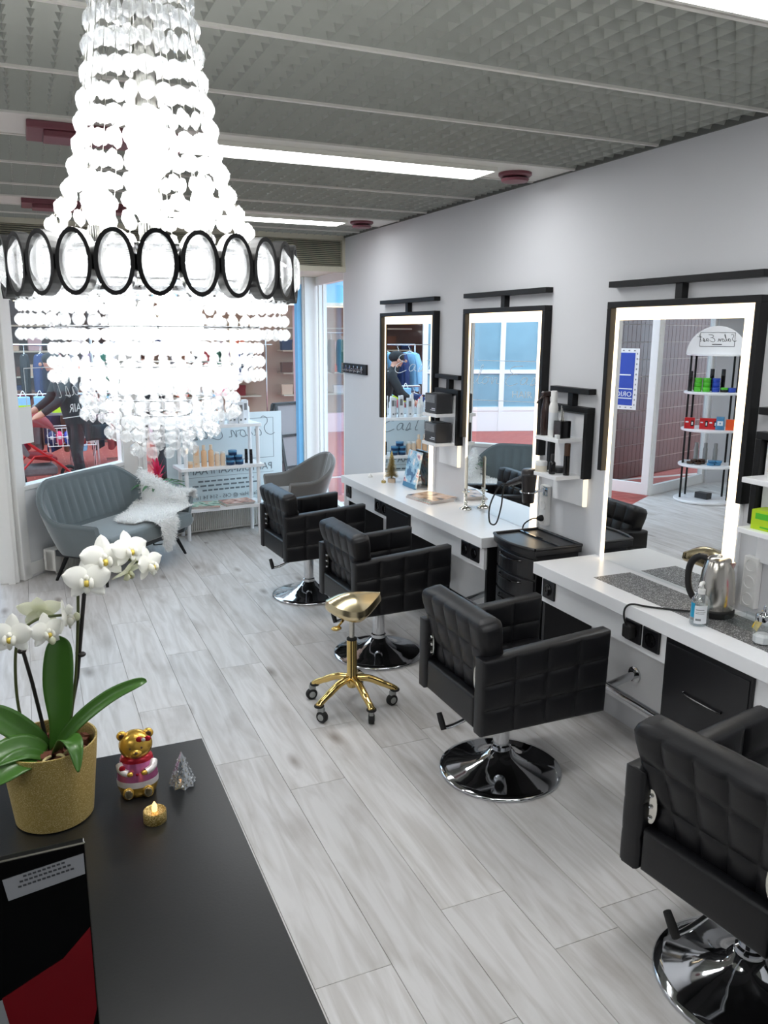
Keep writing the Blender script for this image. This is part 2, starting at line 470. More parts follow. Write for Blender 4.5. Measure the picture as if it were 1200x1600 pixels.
    def slab(s, c00, c10, c11, c01, T, cu=1, cv=1, res=7, rr=0.018, groove=0.006, gw=0.012, puff=0.004, corner=0.0, seams=None):
        # upholstered panel: quad c00-c10-c11-c01, thickness T, quilted in cu x cv cells on both faces
        c00, c10, c11, c01 = map(Vector, (c00, c10, c11, c01))
        N = (c10-c00).cross(c01-c00).normalized()
        LU = (c10-c00).length; LV = (c01-c00).length
        us = sorted(set([0, rr*0.25/LU, rr*0.6/LU, rr/LU, 1-rr/LU, 1-rr*0.6/LU, 1-rr*0.25/LU, 1] + [(i+0.5*(1-math.cos(PI*k/res)))/cu for i in range(cu) for k in range(res+1)]))
        vs = sorted(set([0, rr*0.25/LV, rr*0.6/LV, rr/LV, 1-rr/LV, 1-rr*0.6/LV, 1-rr*0.25/LV, 1] + [(i+0.5*(1-math.cos(PI*k/res)))/cv for i in range(cv) for k in range(res+1)]))
        us = [u for i, u in enumerate(us) if i == 0 or u-us[i-1] > 1e-4]; vs = [v for i, v in enumerate(vs) if i == 0 or v-vs[i-1] > 1e-4]
        us[-1] = 1; vs[-1] = 1
        def hgt(u, v):
            du = min(u, 1-u)*LU; dv = min(v, 1-v)*LV; d = min(du, dv)
            h = T/2
            if d < rr: h = T/2 - rr + math.sqrt(max(0, rr*rr-(rr-d)**2))
            g = 0
            for q, L, c in ((u, LU, cu), (v, LV, cv)):
                for i in range(1, c):
                    dd = abs(q-i/c)*L
                    g = max(g, math.exp(-(dd/gw)**2))
            pu = abs(math.sin(PI*u*cu))*abs(math.sin(PI*v*cv))
            return h - groove*g*min(1, d/rr) + puff*pu
        def pos(u, v):
            if corner:
                dv = (1-v)*LV
                if dv < corner:
                    sh = corner - math.sqrt(max(0, corner**2-(corner-dv)**2))
                    u = 0.5+(u-0.5)*(1-2*sh/LU)
            return (c00*(1-u)+c10*u)*(1-v) + (c01*(1-u)+c11*u)*v
        nu, nv = len(us), len(vs)
        k0 = len(s.v)
        for sg in (1, -1):
            for v in vs:
                for u in us:
                    s.v.append(tuple(pos(u, v) + N*sg*hgt(u, v)))
        for sg in range(2):
            b = k0+sg*nu*nv
            for j in range(nv-1):
                for i in range(nu-1):
                    q = (b+j*nu+i, b+j*nu+i+1, b+(j+1)*nu+i+1, b+(j+1)*nu+i)
                    s.f.append(q if sg == 0 else q[::-1])
        o = nu*nv
        def st(a, b):
            s.f.append((k0+b, k0+a, k0+o+a, k0+o+b))
        for i in range(nu-1):
            st(i, i+1); st((nv-1)*nu+i+1, (nv-1)*nu+i)
        for j in range(nv-1):
            st((j+1)*nu, j*nu); st(j*nu+nu-1, (j+1)*nu+nu-1)
        return s
    def xf(s, mtx, k0=0):
        for i in range(k0, len(s.v)):
            s.v[i] = tuple(mtx @ Vector(s.v[i]))
        return s
    def mesh(s, name, material, smooth=None):
        me = bpy.data.meshes.new(name)
        me.from_pydata(s.v, [], s.f)
        if material is not None: me.materials.append(material)
        if smooth:
            me.polygons.foreach_set('use_smooth', [True]*len(me.polygons))
            if smooth is not True and smooth < 180:
                try: me.set_sharp_from_angle(angle=math.radians(smooth))
                except Exception: pass
        me.update()
        return me
    def build(s, name, material, parent=None, smooth=None, bevel=0.0, seg=2, loc=None, rz=None):
        o = link(name, s.mesh(name, material, smooth), parent)
        if bevel:
            md = o.modifiers.new('bevel', 'BEVEL'); md.width = bevel; md.segments = seg; md.limit_method = 'ANGLE'; md.angle_limit = math.radians(50)
        if loc is not None: o.location = loc
        if rz is not None: o.rotation_euler = (0, 0, rz)
        return o
def link(name, data, parent=None):
    o = bpy.data.objects.new(name, data)
    COL.objects.link(o)
    if parent is not None: o.parent = parent
    return o
def tag(o, label=None, cat=None, group=None, kind=None):
    if label: o['label'] = label
    if cat: o['category'] = cat
    if group: o['group'] = group
    if kind: o['kind'] = kind
    return o
def thing(name, label, cat, loc=(0, 0, 0), rz=0.0, group=None, kind=None):
    o = link(name, None)
    o.empty_display_size = 0.05
    o.location = loc; o.rotation_euler = (0, 0, rz)
    return tag(o, label, cat, group, kind)
def kids(o):
    return [c for c in bpy.data.objects if c.parent == o]
def dup(root, loc=None, rz=None, label=None, parent=None):
    r = root.copy(); COL.objects.link(r)
    r.parent = parent
    if loc is not None: r.location = loc
    if rz is not None: r.rotation_euler = (0, 0, rz)
    if label: r['label'] = label
    for ch in kids(root):
        dup(ch, parent=r)
    return r
def setm(o, m):
    o.data.materials.clear(); o.data.materials.append(m); return o
def sharp(o):
    return o
def bez(pts, n=10):
    # Catmull-Rom through the points
    pts = [Vector(p) for p in pts]
    out = []
    for i in range(len(pts)-1):
        p0 = pts[max(i-1, 0)]; p1 = pts[i]; p2 = pts[i+1]; p3 = pts[min(i+2, len(pts)-1)]
        for k in range(n):
            t = k/n
            out.append(0.5*((2*p1)+(-p0+p2)*t+(2*p0-5*p1+4*p2-p3)*t*t+(-p0+3*p1-3*p2+p3)*t**3))
    out.append(pts[-1])
    return out
def text_mesh(txt, size, depth=0.0005, align='CENTER'):
    cu = bpy.data.curves.new('lettering', 'FONT')
    cu.body = txt; cu.size = size; cu.extrude = depth; cu.align_x = align; cu.resolution_u = 2
    ob = bpy.data.objects.new('lettering_tmp', cu)
    COL.objects.link(ob)
    dg = bpy.context.evaluated_depsgraph_get()
    me = bpy.data.meshes.new_from_object(ob.evaluated_get(dg))
    bpy.data.objects.remove(ob, do_unlink=True)
    return me
def lettering(txt, size, m, parent, mtx, depth=0.0005, align='CENTER', name='lettering'):
    me = text_mesh(txt, size, depth, align)
    me.materials.clear(); me.materials.append(m)
    me.transform(mtx)
    o = link(name, me, parent)
    return o
def frame_mtx(origin, xdir, ydir):
    x = Vector(xdir).normalized(); y = Vector(ydir).normalized(); z = x.cross(y)
    o = Vector(origin)
    return Matrix(((x.x, y.x, z.x, o.x), (x.y, y.y, z.y, o.y), (x.z, y.z, z.z, o.z), (0, 0, 0, 1)))
SCRIPT = {  # hand-written letters as strokes, unit height
 'S': [[(.55, .95), (.4, 1.05), (.2, .95), (.22, .72), (.42, .5), (.4, .2), (.15, .05), (-.1, .15)]],
 'a': [[(.38, .38), (.2, .42), (.05, .25), (.1, .05), (.28, .1), (.38, .38), (.38, .1), (.5, .05)]],
 'l': [[(.05, .1), (.25, .7), (.3, 1.0), (.2, .95), (.15, .3), (.22, .03), (.4, .1)]],
 'o': [[(.3, .38), (.1, .35), (.05, .1), (.22, .02), (.36, .18), (.28, .38), (.5, .33)]],
 'n': [[(.05, .38), (.08, .02), (.2, .35), (.32, .36), (.34, .08), (.5, .05)]],
 'E': [[(.8, 1.0), (.3, .95), (.15, .75), (.4, .58), (.6, .55)], [(.4, .58), (.1, .4), (.05, .1), (.3, -.05), (.7, .1)]],
 's': [[(.1, .05), (.25, .45), (.32, .15), (.2, .0), (.08, .04), (.4, .08)]],
 't': [[(.3, 1.0), (.2, .4), (.15, .05), (.3, .02)], [(.0, .62), (.6, .72)]],
 ' ': []}
def script_text(txt, size, m, parent, mtx, rad=0.0035, name='handwritten_script'):
    x = 0; objs = []
    W = {'S': .62, 'E': .8, 'l': .38, ' ': .3, 't': .45}
    tot = sum(W.get(c, .5) for c in txt)
    mb = MB()
    for c in txt+' ':
        if c == ' ' and mb.v:
            mb.xf(mtx); objs.append(mb.build(name, m, parent)); mb = MB()
        for st in SCRIPT.get(c, []):
            mb.tube([Vector(((x+p[0]+0.18*p[1]-tot/2)*size, p[1]*size, 0)) for p in bez([(a, b, 0) for a, b in st], 4)], rad, 4)
        x += W.get(c, .5)
    return objs
# ---------------------------------------------------------------- room shell
WX = 2.60      # right wall face
CZ = 2.70
YB = [(-3.4, 8.1), (-2.9, 7.95), (-1.6, 7.5), (-0.26, 6.66), (-0.175, 6.68), (0.72, 7.72), (2.76, 8.02), (2.95, 8.05)]
def yb(x):
    if x <= YB[0][0]: return YB[0][1]
    for (a, ya), (b, yb_) in zip(YB, YB[1:]):
        if a <= x <= b: return ya + (yb_-ya)*(x-a)/(b-a)
    return YB[-1][1]
floor = MB()
pl = [(-3.4, -2.7), (2.95, -2.7)] + YB[::-1]
floor.prism(pl, 'z', -0.06, -0.004)
floor = tag(floor.build('floor', M['gap']), 'pale grey oak laminate floor of the salon', 'floor', kind='structure')
PW, PL = 0.25, 1.38
rowi = 0
x = 0.637 - 16*0.25
plank_meshes = {}
rnd = random.Random(3)
while x < 2.9:
    xa, xb = x, min(x+PW, 2.93)
    ya0 = -2.7 - rnd.uniform(0, PL)
    y = ya0
    while True:
        y0, y1 = max(y, -2.7), y+PL
        ea, eb = yb(xa), yb(xb)
        if y0 > max(ea, eb): break
        if y1 - y0 > 0.05:
            g = 0.0007
            ca, cb = min(y1, ea), min(y1, eb)
            mb = MB()
            if ca > y0+0.02 or cb > y0+0.02:
                ca, cb = max(ca, y0+0.01), max(cb, y0+0.01)
                full = (ca == y1 and cb == y1 and y0 == y)
                key = 'full' if full and abs(xb-xa-PW) < 1e-6 else None
                if key and key in plank_meshes:
                    o = link('plank', plank_meshes[key], floor)
                else:
                    w = xb-xa; h0 = ca-y0-g; h1 = cb-y0-g; c = 0.0006
                    pts = [(g, g, -.004), (w-g, g, -.004), (w-g, h1, -.004), (g, h0, -.004), (g+c, g+c, 0), (w-g-c, g+c, 0), (w-g-c, h1-c, 0), (g+c, h0-c, 0)]
                    mb.add(pts, [(4, 5, 6, 7), (0, 1, 5, 4), (1, 2, 6, 5), (2, 3, 7, 6), (3, 0, 4, 7)])
                    me = mb.mesh('plank', M['plank'])
                    if key: plank_meshes[key] = me
                    o = link('plank', me, floor)
                o.location = (xa, y0, 0)
        y += PL
        if y > 8.6: break
    x += PW
    rowi += 1

tag(MB().box(WX, -2.7, -0.05, WX+0.12, 6.83, CZ+0.1).build('wall_right', M['wall']), 'white painted wall behind the lit mirrors', 'wall', kind='structure')
tag(MB().box(-3.5, -2.7, -0.05, -3.4, 8.1, CZ+0.1).build('wall_left', M['wall']), 'white wall on the entrance side of the salon', 'wall', kind='structure')
tag(MB().box(-3.5, -2.8, -0.05, WX+0.12, -2.7, CZ+0.1).build('wall_back', M['wall']), 'white wall behind the reception desk', 'wall', kind='structure')
tag(MB().box(-3.4, 7.9, -0.05, -2.9, 8.05, CZ+0.1).build('wall_entrance', M['wall']), 'short white wall beside the display rack', 'wall', kind='structure')

# ceiling: rails, louvre panels of triangular blades, white light bays
ceil = thing('ceiling', 'grey egg-crate louvre ceiling with cream rails and light bays', 'ceiling', kind='structure')
CXL, CXR = -3.4, WX
MB().box(CXL, -2.7, CZ+0.045, CXR, 6.95, CZ+0.075).build('backing', M['louvreback'], ceil)
bays = []            # (y0, y1, kind)
period = [(-2.70, -2.42, 'p'), (-2.42, -1.82, 'p'), (-1.82, -1.22, 'p'), (-1.22, -0.63, 'p'), (-0.63, -0.28, 'l'), (-0.28, 0.31, 'p'), (0.31, 0.89, 'p'), (0.89, 1.42, 'p'),
          (1.42, 1.76, 'l'), (1.76, 2.38, 'p'), (2.38, 2.98, 'p'), (2.98, 3.57, 'p'), (3.57, 3.94, 'l'), (3.94, 4.57, 'p'), (4.57, 5.22, 'p'), (5.22, 5.67, 'p'), (5.67, 6.03, 'l'), (6.03, 6.45, 'p'), (6.45, 6.83, 'p')]
def blade_panel(y0, y1):
    mb = MB(); c = 0.07; zt = CZ+0.044; zb = CZ+0.004
    ny = max(1, round((y1-y0)/c)); nx = round((CXR-CXL)/c)
    for i in range(ny+1):
        yy = y0+(y1-y0)*i/ny
        w = 0.021
        mb.add([(CXL, yy-w, zt), (CXL, yy+w, zt), (CXL, yy, zb), (CXR, yy-w, zt), (CXR, yy+w, zt), (CXR, yy, zb)], [(0, 3, 5, 2), (1, 2, 5, 4)])
    for i in range(nx+1):
        xx = CXL+(CXR-CXL)*i/nx
        w = 0.021
        mb.add([(xx-w, y0, zt), (xx+w, y0, zt), (xx, y0, zb), (xx-w, y1, zt), (xx+w, y1, zt), (xx, y1, zb)], [(0, 2, 5, 3), (1, 4, 5, 2)])
    return mb
for (a, b, k) in period:
    if k == 'p':
        blade_panel(a+0.012, b-0.012).build('louvre_panel', M['louvre'], ceil)
    else:
        MB().box(CXL, a+0.012, CZ, CXR, b-0.012, CZ+0.02).build('light_bay_panel', M['rail'], ceil)
    MB().box(CXL, a-0.008, CZ-0.004, CXR, a+0.008, CZ+0.03).build('rail', M['rail'], ceil)
MB().box(WX-0.012, -2.7, CZ-0.006, WX, 6.83, CZ+0.02).build('edge_trim', M['louvreback'], ceil)

# fluorescent fittings
def fluo(x0, x1, y0, y1, label):
    t = thing('ceiling_light', label, 'light', ((x0+x1)/2, (y0+y1)/2, CZ-0.012), group='fluorescent ceiling lights')
    w, d = (x1-x0)/2, (y1-y0)/2
    MB().box(-w, -d, -0.006, w, d, 0.012).build('diffuser', M['fluo'], t)
    f = MB()
    f.box(-w-0.012, -d-0.012, -0.008, w+0.012, -d, 0.012).box(-w-0.012, d, -0.008, w+0.012, d+0.012, 0.012)
    f.box(-w-0.012, -d, -0.008, -w, d, 0.012).box(w, -d, -0.008, w+0.012, d, 0.012)
    f.build('frame', M['rail'], t)
    return t
fluo(0.70, 2.20, 3.69, 3.92, 'long white fluorescent ceiling light beside the chandelier, middle bay')
fluo(0.70, 2.22, 5.80, 6.01, 'white fluorescent ceiling light farthest from the desk, near the window')
fluo(0.70, 2.22, 1.47, 1.695, 'fluorescent ceiling light cut by the top right corner of the photo')
for (xa, ya, lb) in ((-2.5, 3.69, 'fluorescent ceiling light over the entrance side, middle bay'), (-2.5, 5.80, 'fluorescent ceiling light over the entrance side, far bay'), (-2.5, 1.47, 'fluorescent ceiling light over the entrance side, near bay'),
                     (0.7, -0.56, 'fluorescent ceiling light behind the reception desk, mirror side'), (-2.5, -0.56, 'fluorescent ceiling light behind the reception desk, entrance side')):
    fluo(xa, xa+1.5, ya, ya+0.22, lb)

# maroon fittings in the light bays
for (xx, yy, lb) in ((2.37, 3.77, 'round maroon ceiling valve in the nearer light bay, by the wall'), (2.36, 5.83, 'round maroon ceiling valve in the farther light bay, by the wall')):
    t = thing('air_valve', lb, 'air valve', (xx, yy, CZ), group='maroon ceiling valves')
    MB().lathe([(0.085, 0.0), (0.085, -0.012), (0.075, -0.02), (0.06, -0.02)], 28).build('collar', M['maroon'], t, smooth=40)
    MB().lathe([(0.02, -0.015), (0.072, -0.03), (0.066, -0.042), (0.02, -0.048)], 28).build('disc', M['maroon'], t, smooth=40)
for (xx, yy, lb) in ((0.08, 3.775, 'maroon slotted ceiling box left of the chandelier, nearer one'), (0.06, 5.84, 'maroon slotted ceiling box left of the chandelier, farther one')):
    t = thing('ceiling_vent', lb, 'vent', (xx, yy, CZ), group='maroon ceiling boxes')
    MB().box(0, -0.13, -0.03, 0.62, 0.13, 0).build('body', M['maroon'], t, bevel=0.004)
    MB().box(0.06, -0.12, -0.055, 0.60, 0.03, -0.03).build('baffle', M['maroon'], t, bevel=0.004)
    MB().box(0.06, 0.04, -0.034, 0.60, 0.10, -0.03).build('slot', M['black'], t)

# bulkhead with louvred grille above the windows
bk = thing('wall_far', 'cream bulkhead with a horizontal slat grille above the windows', 'bulkhead', kind='structure')
MB().box(-3.4, 6.85, 2.42, WX+0.12, 6.93, 2.76).build('bulkhead_back', M['louvreback'], bk)
MB().box(-3.4, 6.80, 2.67, WX, 6.85, 2.71).box(-3.4, 6.79, 2.41, WX, 6.86, 2.455).box(WX-0.025, 6.80, 2.45, WX, 6.85, 2.68).box(0.4, 6.81, 2.45, 0.42, 6.85, 2.68).build('grille_frame', M['cream'], bk)
sl = MB().prism([(6.812, 0.0), (6.84, 0.008), (6.84, 0.011), (6.812, 0.003)], 'x', -3.4, WX-0.02).mesh('slat', M['cream'])
for i in range(14):
    o = link('slat', sl, bk); o.location = (0, 0, 2.462+i*0.0152)
MB().prism([(-3.4, 6.86), (-3.4, 8.2), (-2.9, 8.05), (-1.6, 7.6), (-0.25, 6.86), (0.66, 7.82), (2.95, 8.15), (2.95, 6.86)], 'z', 2.44, 2.50).build('soffit', M['cream'], bk)

# ---------------------------------------------------------------- shop windows
def post(mb, p, w, z0, z1, ang=0.0):
    rot = Matrix.Rotation(ang, 3, 'Z')
    return mb.obox((p[0], p[1], (z0+z1)/2), (w[0], w[1], z1-z0), rot)
A0 = V(-0.172, 6.685, 0); A1 = V(0.76, 7.76, 0)
dA = (A1-A0).normalized(); angA = math.atan2(dA.y, dA.x); nA = V(dA.y, -dA.x, 0)
win = thing('window_1', 'large shop window behind the grey sofa with white frame', 'window', kind='structure')
post(MB(), (A0+dA*0.03), (0.09, 0.12), 0.0, 2.44, angA).build('frame_post', M['frame'], win, bevel=0.008)
post(MB(), (A0+dA*0.10), (0.03, 0.07), 0.70, 2.44, angA).build('glazing_bead', M['frame'], win)
MB().beam(A0+V(0, 0, 2.41), A1+V(0, 0, 2.41), 0.08, 0.07).build('head_rail', M['frame'], win)
MB().beam(A0+V(0, 0, 0.715), A1+V(0, 0, 0.715), 0.10, 0.04).build('sill', M['frame'], win, bevel=0.006)
MB().beam(A0+dA*0.1+V(0, 0, 1.56), A1-dA*0.1+V(0, 0, 1.56), 0.008, 1.66).build('pane', M['glass'], win)
tag(MB().beam(A0+V(0, 0, 0.35), A1+V(0, 0, 0.35), 0.08, 0.70).build('wall_sill', M['white']), 'low white wall under the window behind the sofa', 'wall', kind='structure')  # whiter than the other walls, brighter light here put into the colour
tag(MB().beam(A0+nA*0.05+V(0, 0, 0.075), A1+nA*0.05+V(0, 0, 0.075), 0.02, 0.10).build('baseboard_left', M['frame'], bevel=0.005), 'white baseboard along the low wall behind the sofa', 'baseboard', kind='structure')
win2 = thing('window_2', 'front shop window behind the white shelf with white posts', 'window', kind='structure')
F0 = V(0.72, 7.72, 0); d2 = V(1.9, 0.28, 0).normalized(); n2 = V(d2.y, -d2.x, 0); ang2 = math.atan2(d2.y, d2.x)
def fp(s_, off=0.0, z=0.0): return F0+d2*s_+n2*off+V(0, 0, z)
def fbox(s0, s1, o0, o1, z0, z1):
    mb = MB(); mb.obox(fp((s0+s1)/2, (o0+o1)/2, (z0+z1)/2), (abs(s1-s0), abs(o1-o0), z1-z0), Matrix.Rotation(ang2, 3, 'Z')); return mb
fbox(0.02, 0.25, -0.12, 0.03, 0, 2.44).build('frame_post', M['frame'], win2, bevel=0.006)
for k in (0.035, 0.165, 0.205):
    fbox(k, k+0.025, 0.03, 0.048, 0, 2.44).build('post_rib', M['frame'], win2)
fbox(1.88, 2.07, -0.12, 0.03, 0, 2.44).build('frame_post', M['frame'], win2, bevel=0.006)
fbox(1.90, 1.925, 0.03, 0.048, 0, 2.44).build('post_rib', M['frame'], win2)
fbox(0.25, 1.88, -0.08, 0.0, 2.37, 2.44).build('head_rail', M['frame'], win2)
fbox(0.25, 1.88, -0.10, 0.01, 0.0, 0.21).build('sill', M['frame'], win2)
fbox(0.25, 1.88, -0.045, -0.037, 0.21, 2.37).build('pane', M['glass'], win2)
fbox(1.83, 1.88, -0.05, 0.01, 0.21, 2.37).build('blue_edge_strip', M['bluefas'], win2)
win3 = thing('window_3', 'narrow angled window pane between white post and mirror wall', 'window', kind='structure')
B0 = fp(2.07, 0.0); B1 = V(2.66, 6.86, 0)
MB().beam(B0+V(0, 0, 1.32), B1+V(0, 0, 1.32), 0.008, 2.10).build('pane', M['glass'], win3)
MB().beam(B0+V(0, 0, 0.14), B1+V(0, 0, 0.14), 0.06, 0.28).build('sill', M['frame'], win3)
MB().beam(B0+V(0, 0, 2.40), B1+V(0, 0, 2.40), 0.06, 0.08).build('head_rail', M['frame'], win3)
dB = (B1-B0).normalized()
for k in (0.10, 0.28):
    q = B0+dB*k
    MB().box(q.x-0.02, q.y-0.02, 0.28, q.x+0.015, q.y+0.02, 2.37).build('frame_post', M['frame'], win3)
MB().box(2.602, 6.832, 0.0, 2.72, 6.86, 2.44).build('frame_post', M['frame'], win3)

# entrance
door = thing('door_1', 'white framed glass entrance door standing open', 'door', kind='structure')
MB().box(-0.31, 6.60, 0, -0.17, 6.74, 2.44).build('door_post', M['frame'], door, bevel=0.01)
MB().box(-0.25, 6.585, 0, -0.20, 6.60, 2.44).build('door_post_bead', M['frame'], door)
H0 = V(-1.60, 7.50, 0); H1 = V(-1.08, 8.62, 0)
def leaf(a, b, z0, z1, rw, parent, bot=0.14):
    d = (b-a).normalized()
    for z, h in ((z0+bot/2, bot), (z1-rw/2, rw)):
        MB().beam(a+V(0, 0, z), b+V(0, 0, z), 0.05, h).build('door_rail', M['frame'], parent, bevel=0.004)
    for p in (a+d*rw/2, b-d*rw/2):
        mb = MB(); mb.obox((p.x, p.y, (z0+z1)/2), (rw, 0.052, z1-z0), Matrix.Rotation(math.atan2(d.y, d.x), 3, 'Z')); mb.build('door_stile', M['frame'], parent, bevel=0.004)
    MB().beam(a+d*rw+V(0, 0, (z0+z1)/2), b-d*rw+V(0, 0, (z0+z1)/2), 0.008, z1-z0-bot*1.4).build('pane', M['glass'], parent)
leaf(H0, H1, 0.01, 2.36, 0.09, door)
hm = MB(); dd = (H1-H0).normalized(); hp = H0+dd*1.1; nn = V(dd.y, -dd.x, 0)
hm.tube([hp+nn*0.03+V(0, 0, 0.9), hp+nn*0.09+V(0, 0, 0.93), hp+nn*0.09+V(0, 0, 1.45), hp+nn*0.03+V(0, 0, 1.48)], 0.014, 10)
hm.build('handle', M['chrome'], door, smooth=40)
win4 = thing('window_4', 'glass side panel beside the entrance with white frame', 'window', kind='structure')
leaf(V(-1.60, 7.52, 0), V(-2.92, 7.97, 0), 0.0, 2.42, 0.08, win4, 0.12)
for o in kids(win4):
    o.name = o.name.replace('door_rail', 'frame_rail').replace('door_stile', 'frame_post')
# poster on the door leaf
pm = H0+dd*0.42+nn*0.032+V(0, 0, 1.38)
ps = thing('poster', 'blue poster with white stamped border on the glass door', 'poster', pm)
bx = MB().beam(-dd*0.20, dd*0.20, 0.003, 0.72); bx.build('paper', M['paper'], ps)
MB().beam(-dd*0.15+nn*0.003, dd*0.15+nn*0.003, 0.002, 0.62).build('blue_field', M['blue'], ps)
bor = MB()
for sx in (-1, 1):
    for k in range(11):
        bor.obox(dd*0.175*sx+nn*0.004+V(0, 0, -0.3+k*0.06), (0.012, 0.002, 0.02), Matrix.Rotation(math.atan2(dd.y, dd.x), 3, 'Z'))
for sz in (-1, 1):
    for k in range(5):
        bor.obox(dd*(-0.14+k*0.07)+nn*0.004+V(0, 0, 0.335*sz), (0.02, 0.002, 0.012), Matrix.Rotation(math.atan2(dd.y, dd.x), 3, 'Z'))
bor.build('border_print', M['printgrey'], ps)
wb2 = MB()
for (za, zb) in ((-0.12, -0.108), (-0.232, -0.22)):
    wb2.beam(-dd*0.14+nn*0.005+V(0, 0, (za+zb)/2), dd*0.14+nn*0.005+V(0, 0, (za+zb)/2), 0.002, 0.012)
wb2.build('logo_outline', M['decal'], ps)
lettering('ORION', 0.085, M['decal'], ps, frame_mtx(nn*0.006+V(0, 0, -0.205), dd, (0, 0, 1)))
MB().beam(-dd*0.11+nn*0.005+V(0, 0, 0.05), dd*0.11+nn*0.005+V(0, 0, 0.05), 0.002, 0.014).build('caption_strip', M['decal'], ps)
# ---------------------------------------------------------------- styling tables
TZ = 0.80
def styling_table(label, y0, y1, cabs, socks):
    t = thing('styling_table', label, 'table', (0, 0, 0))
    MB().box(2.225, y0, TZ-0.058, WX, y1, TZ).build('table_top', M['white'], t, bevel=0.002)
    MB().box(2.262, y0+0.03, 0.618, 2.28, y1-0.03, TZ-0.058).build('apron', M['white'], t)
    MB().box(2.262, y0+0.03, 0.606, 2.45, y1-0.03, 0.618).build('apron_shelf', M['white'], t)
    MB().box(2.575, y0+0.02, 0.12, WX, y1-0.02, 0.606).build('back_panel', M['white'], t)
    for yy in (y0+0.02, y1-0.04):
        MB().box(2.28, yy, 0.0, 2.575, yy+0.02, TZ-0.058).build('side_panel', M['black'], t)
    for (a, b, zb) in cabs:
        c = MB().box(2.25, a, zb, 2.57, b, TZ-0.066).build('drawer_cabinet', M['black'], t, bevel=0.003)
        MB().box(2.246, a+0.012, zb+0.012, 2.252, b-0.012, TZ-0.09).build('drawer_front', M['black'], c, bevel=0.002)
        ym = (a+b)/2; w = (b-a)*0.22
        MB().tube(bez([(2.244, ym-w, zb+0.245), (2.238, ym-w*0.8, zb+0.238), (2.238, ym+w*0.8, zb+0.238), (2.244, ym+w, zb+0.245)], 5), 0.004, 8).build('drawer_pull', M['blackglossy'], c, smooth=40)
    for (yy, w) in socks:
        c = MB().box(2.252, yy-w/2, 0.632, 2.264, yy+w/2, 0.728).build('socket', M['black'], t, bevel=0.006)
        MB().lathe([(0.03, 0), (0.03, 0.003), (0.024, 0.003), (0.02, 0.001)], 18, c=(2.252, yy, 0.68), rot=Matrix.Rotation(-PI/2, 3, 'Y')).build('socket_face', M['blackglossy'], c, smooth=40)
    return t
styling_table('long white styling table under the two far mirrors', 3.74, 5.93, [(4.72, 5.10, 0.22)], [(5.85, 0.10), (5.26, 0.12), (5.14, 0.11), (3.97, 0.10), (3.865, 0.10)])
styling_table('white styling table with grey mat in front of the nearest mirror', 0.95, 3.235, [(1.90, 2.33, 0.30)], [(3.14, 0.10), (2.53, 0.10), (2.42, 0.10)])

# ---------------------------------------------------------------- lit mirrors with black T frames
GX = 2.58
def tframe(t, y0, y1, zt, zb, bar0, bar1, zbar, d=0.035, w=0.028):
    xf, xb = WX-d-0.012, WX
    MB().box(xf, y0, zt-w, xb, y1, zt).build('frame_top', M['blackmetal'], t, bevel=0.002)
    for (a, b) in ((y0, y0+w), (y1-w, y1)):
        MB().box(xf, a, zb, xb, b, zt-w).build('frame_side', M['blackmetal'], t, bevel=0.002)
    ym = (y0+y1)/2
    MB().box(xf+0.012, ym-0.02, zt, xb, ym+0.02, zbar).build('stem', M['blackmetal'], t)
    MB().box(xf, bar0, zbar, xb, bar1, zbar+w).build('top_bar', M['blackmetal'], t, bevel=0.002)
def mirror(label, y0, y1):
    t = thing('wall_mirror', label, 'mirror', group='lit styling mirrors')
    tframe(t, y0, y1, 2.05, 1.245, y0, y1, 2.115)
    zt = 2.022
    MB().box(GX+0.004, y0+0.03, zt-0.058, WX-0.002, y1-0.03, zt).build('light_band', M['led'], t)
    MB().box(GX+0.004, y0+0.03, TZ+0.001, WX-0.002, y0+0.095, zt-0.058).build('light_band', M['led'], t)
    MB().box(GX+0.004, y1-0.075, TZ+0.001, WX-0.002, y1-0.03, zt-0.058).build('light_band', M['led'], t)
    MB().box(GX, y0+0.095, TZ+0.001, WX-0.004, y1-0.062, zt-0.056).build('mirror_glass', M['mirror'], t)
    MB().box(GX+0.002, y0+0.022, TZ+0.001, WX-0.001, y0+0.03, 1.245).build('edge_panel', M['white'], t)
    MB().box(GX+0.002, y1-0.03, TZ+0.001, WX-0.001, y1-0.022, 1.245).build('edge_panel', M['white'], t)
    return t
mirror('lit mirror with black T frame nearest the desk, above the kettle', 2.31, 3.205)
mirror('middle lit mirror with black T frame behind the candlestick', 3.715, 4.61)
mirror('farthest lit mirror with black T frame behind the gold bristle tree', 5.01, 5.935)

# small T framed shelf units between the mirrors
def shelf_unit(label, y0):
    t = thing('wall_shelf', label, 'shelf', group='small T frame wall shelves')
    y1 = y0+0.33
    tframe(t, y0, y1, 1.54, 1.178, y0, y1, 1.605)
    MB().box(WX-0.02, y0+0.035, 1.03, WX-0.001, y1-0.035, 1.50).build('back_panel', M['white'], t)
    MB().box(WX-0.022, y0+0.02, 1.03, WX-0.002, y0+0.033, 1.178).build('light_strip', M['ledsoft'], t)
    for z in (1.362, 1.170):
        MB().box(2.43, y0+0.065, z, WX-0.02, y0+0.265, z+0.02).build('shelf_board', M['white'], t, bevel=0.002)
    return t
shelf_unit('small black T frame shelf with two dark boxes, between far and middle mirrors', 4.65)
shelf_unit('small black T frame shelf with spray bottle, between middle and near mirrors', 3.305)
shelf_unit('small black T frame shelf with lime box at the right photo edge', 1.94)

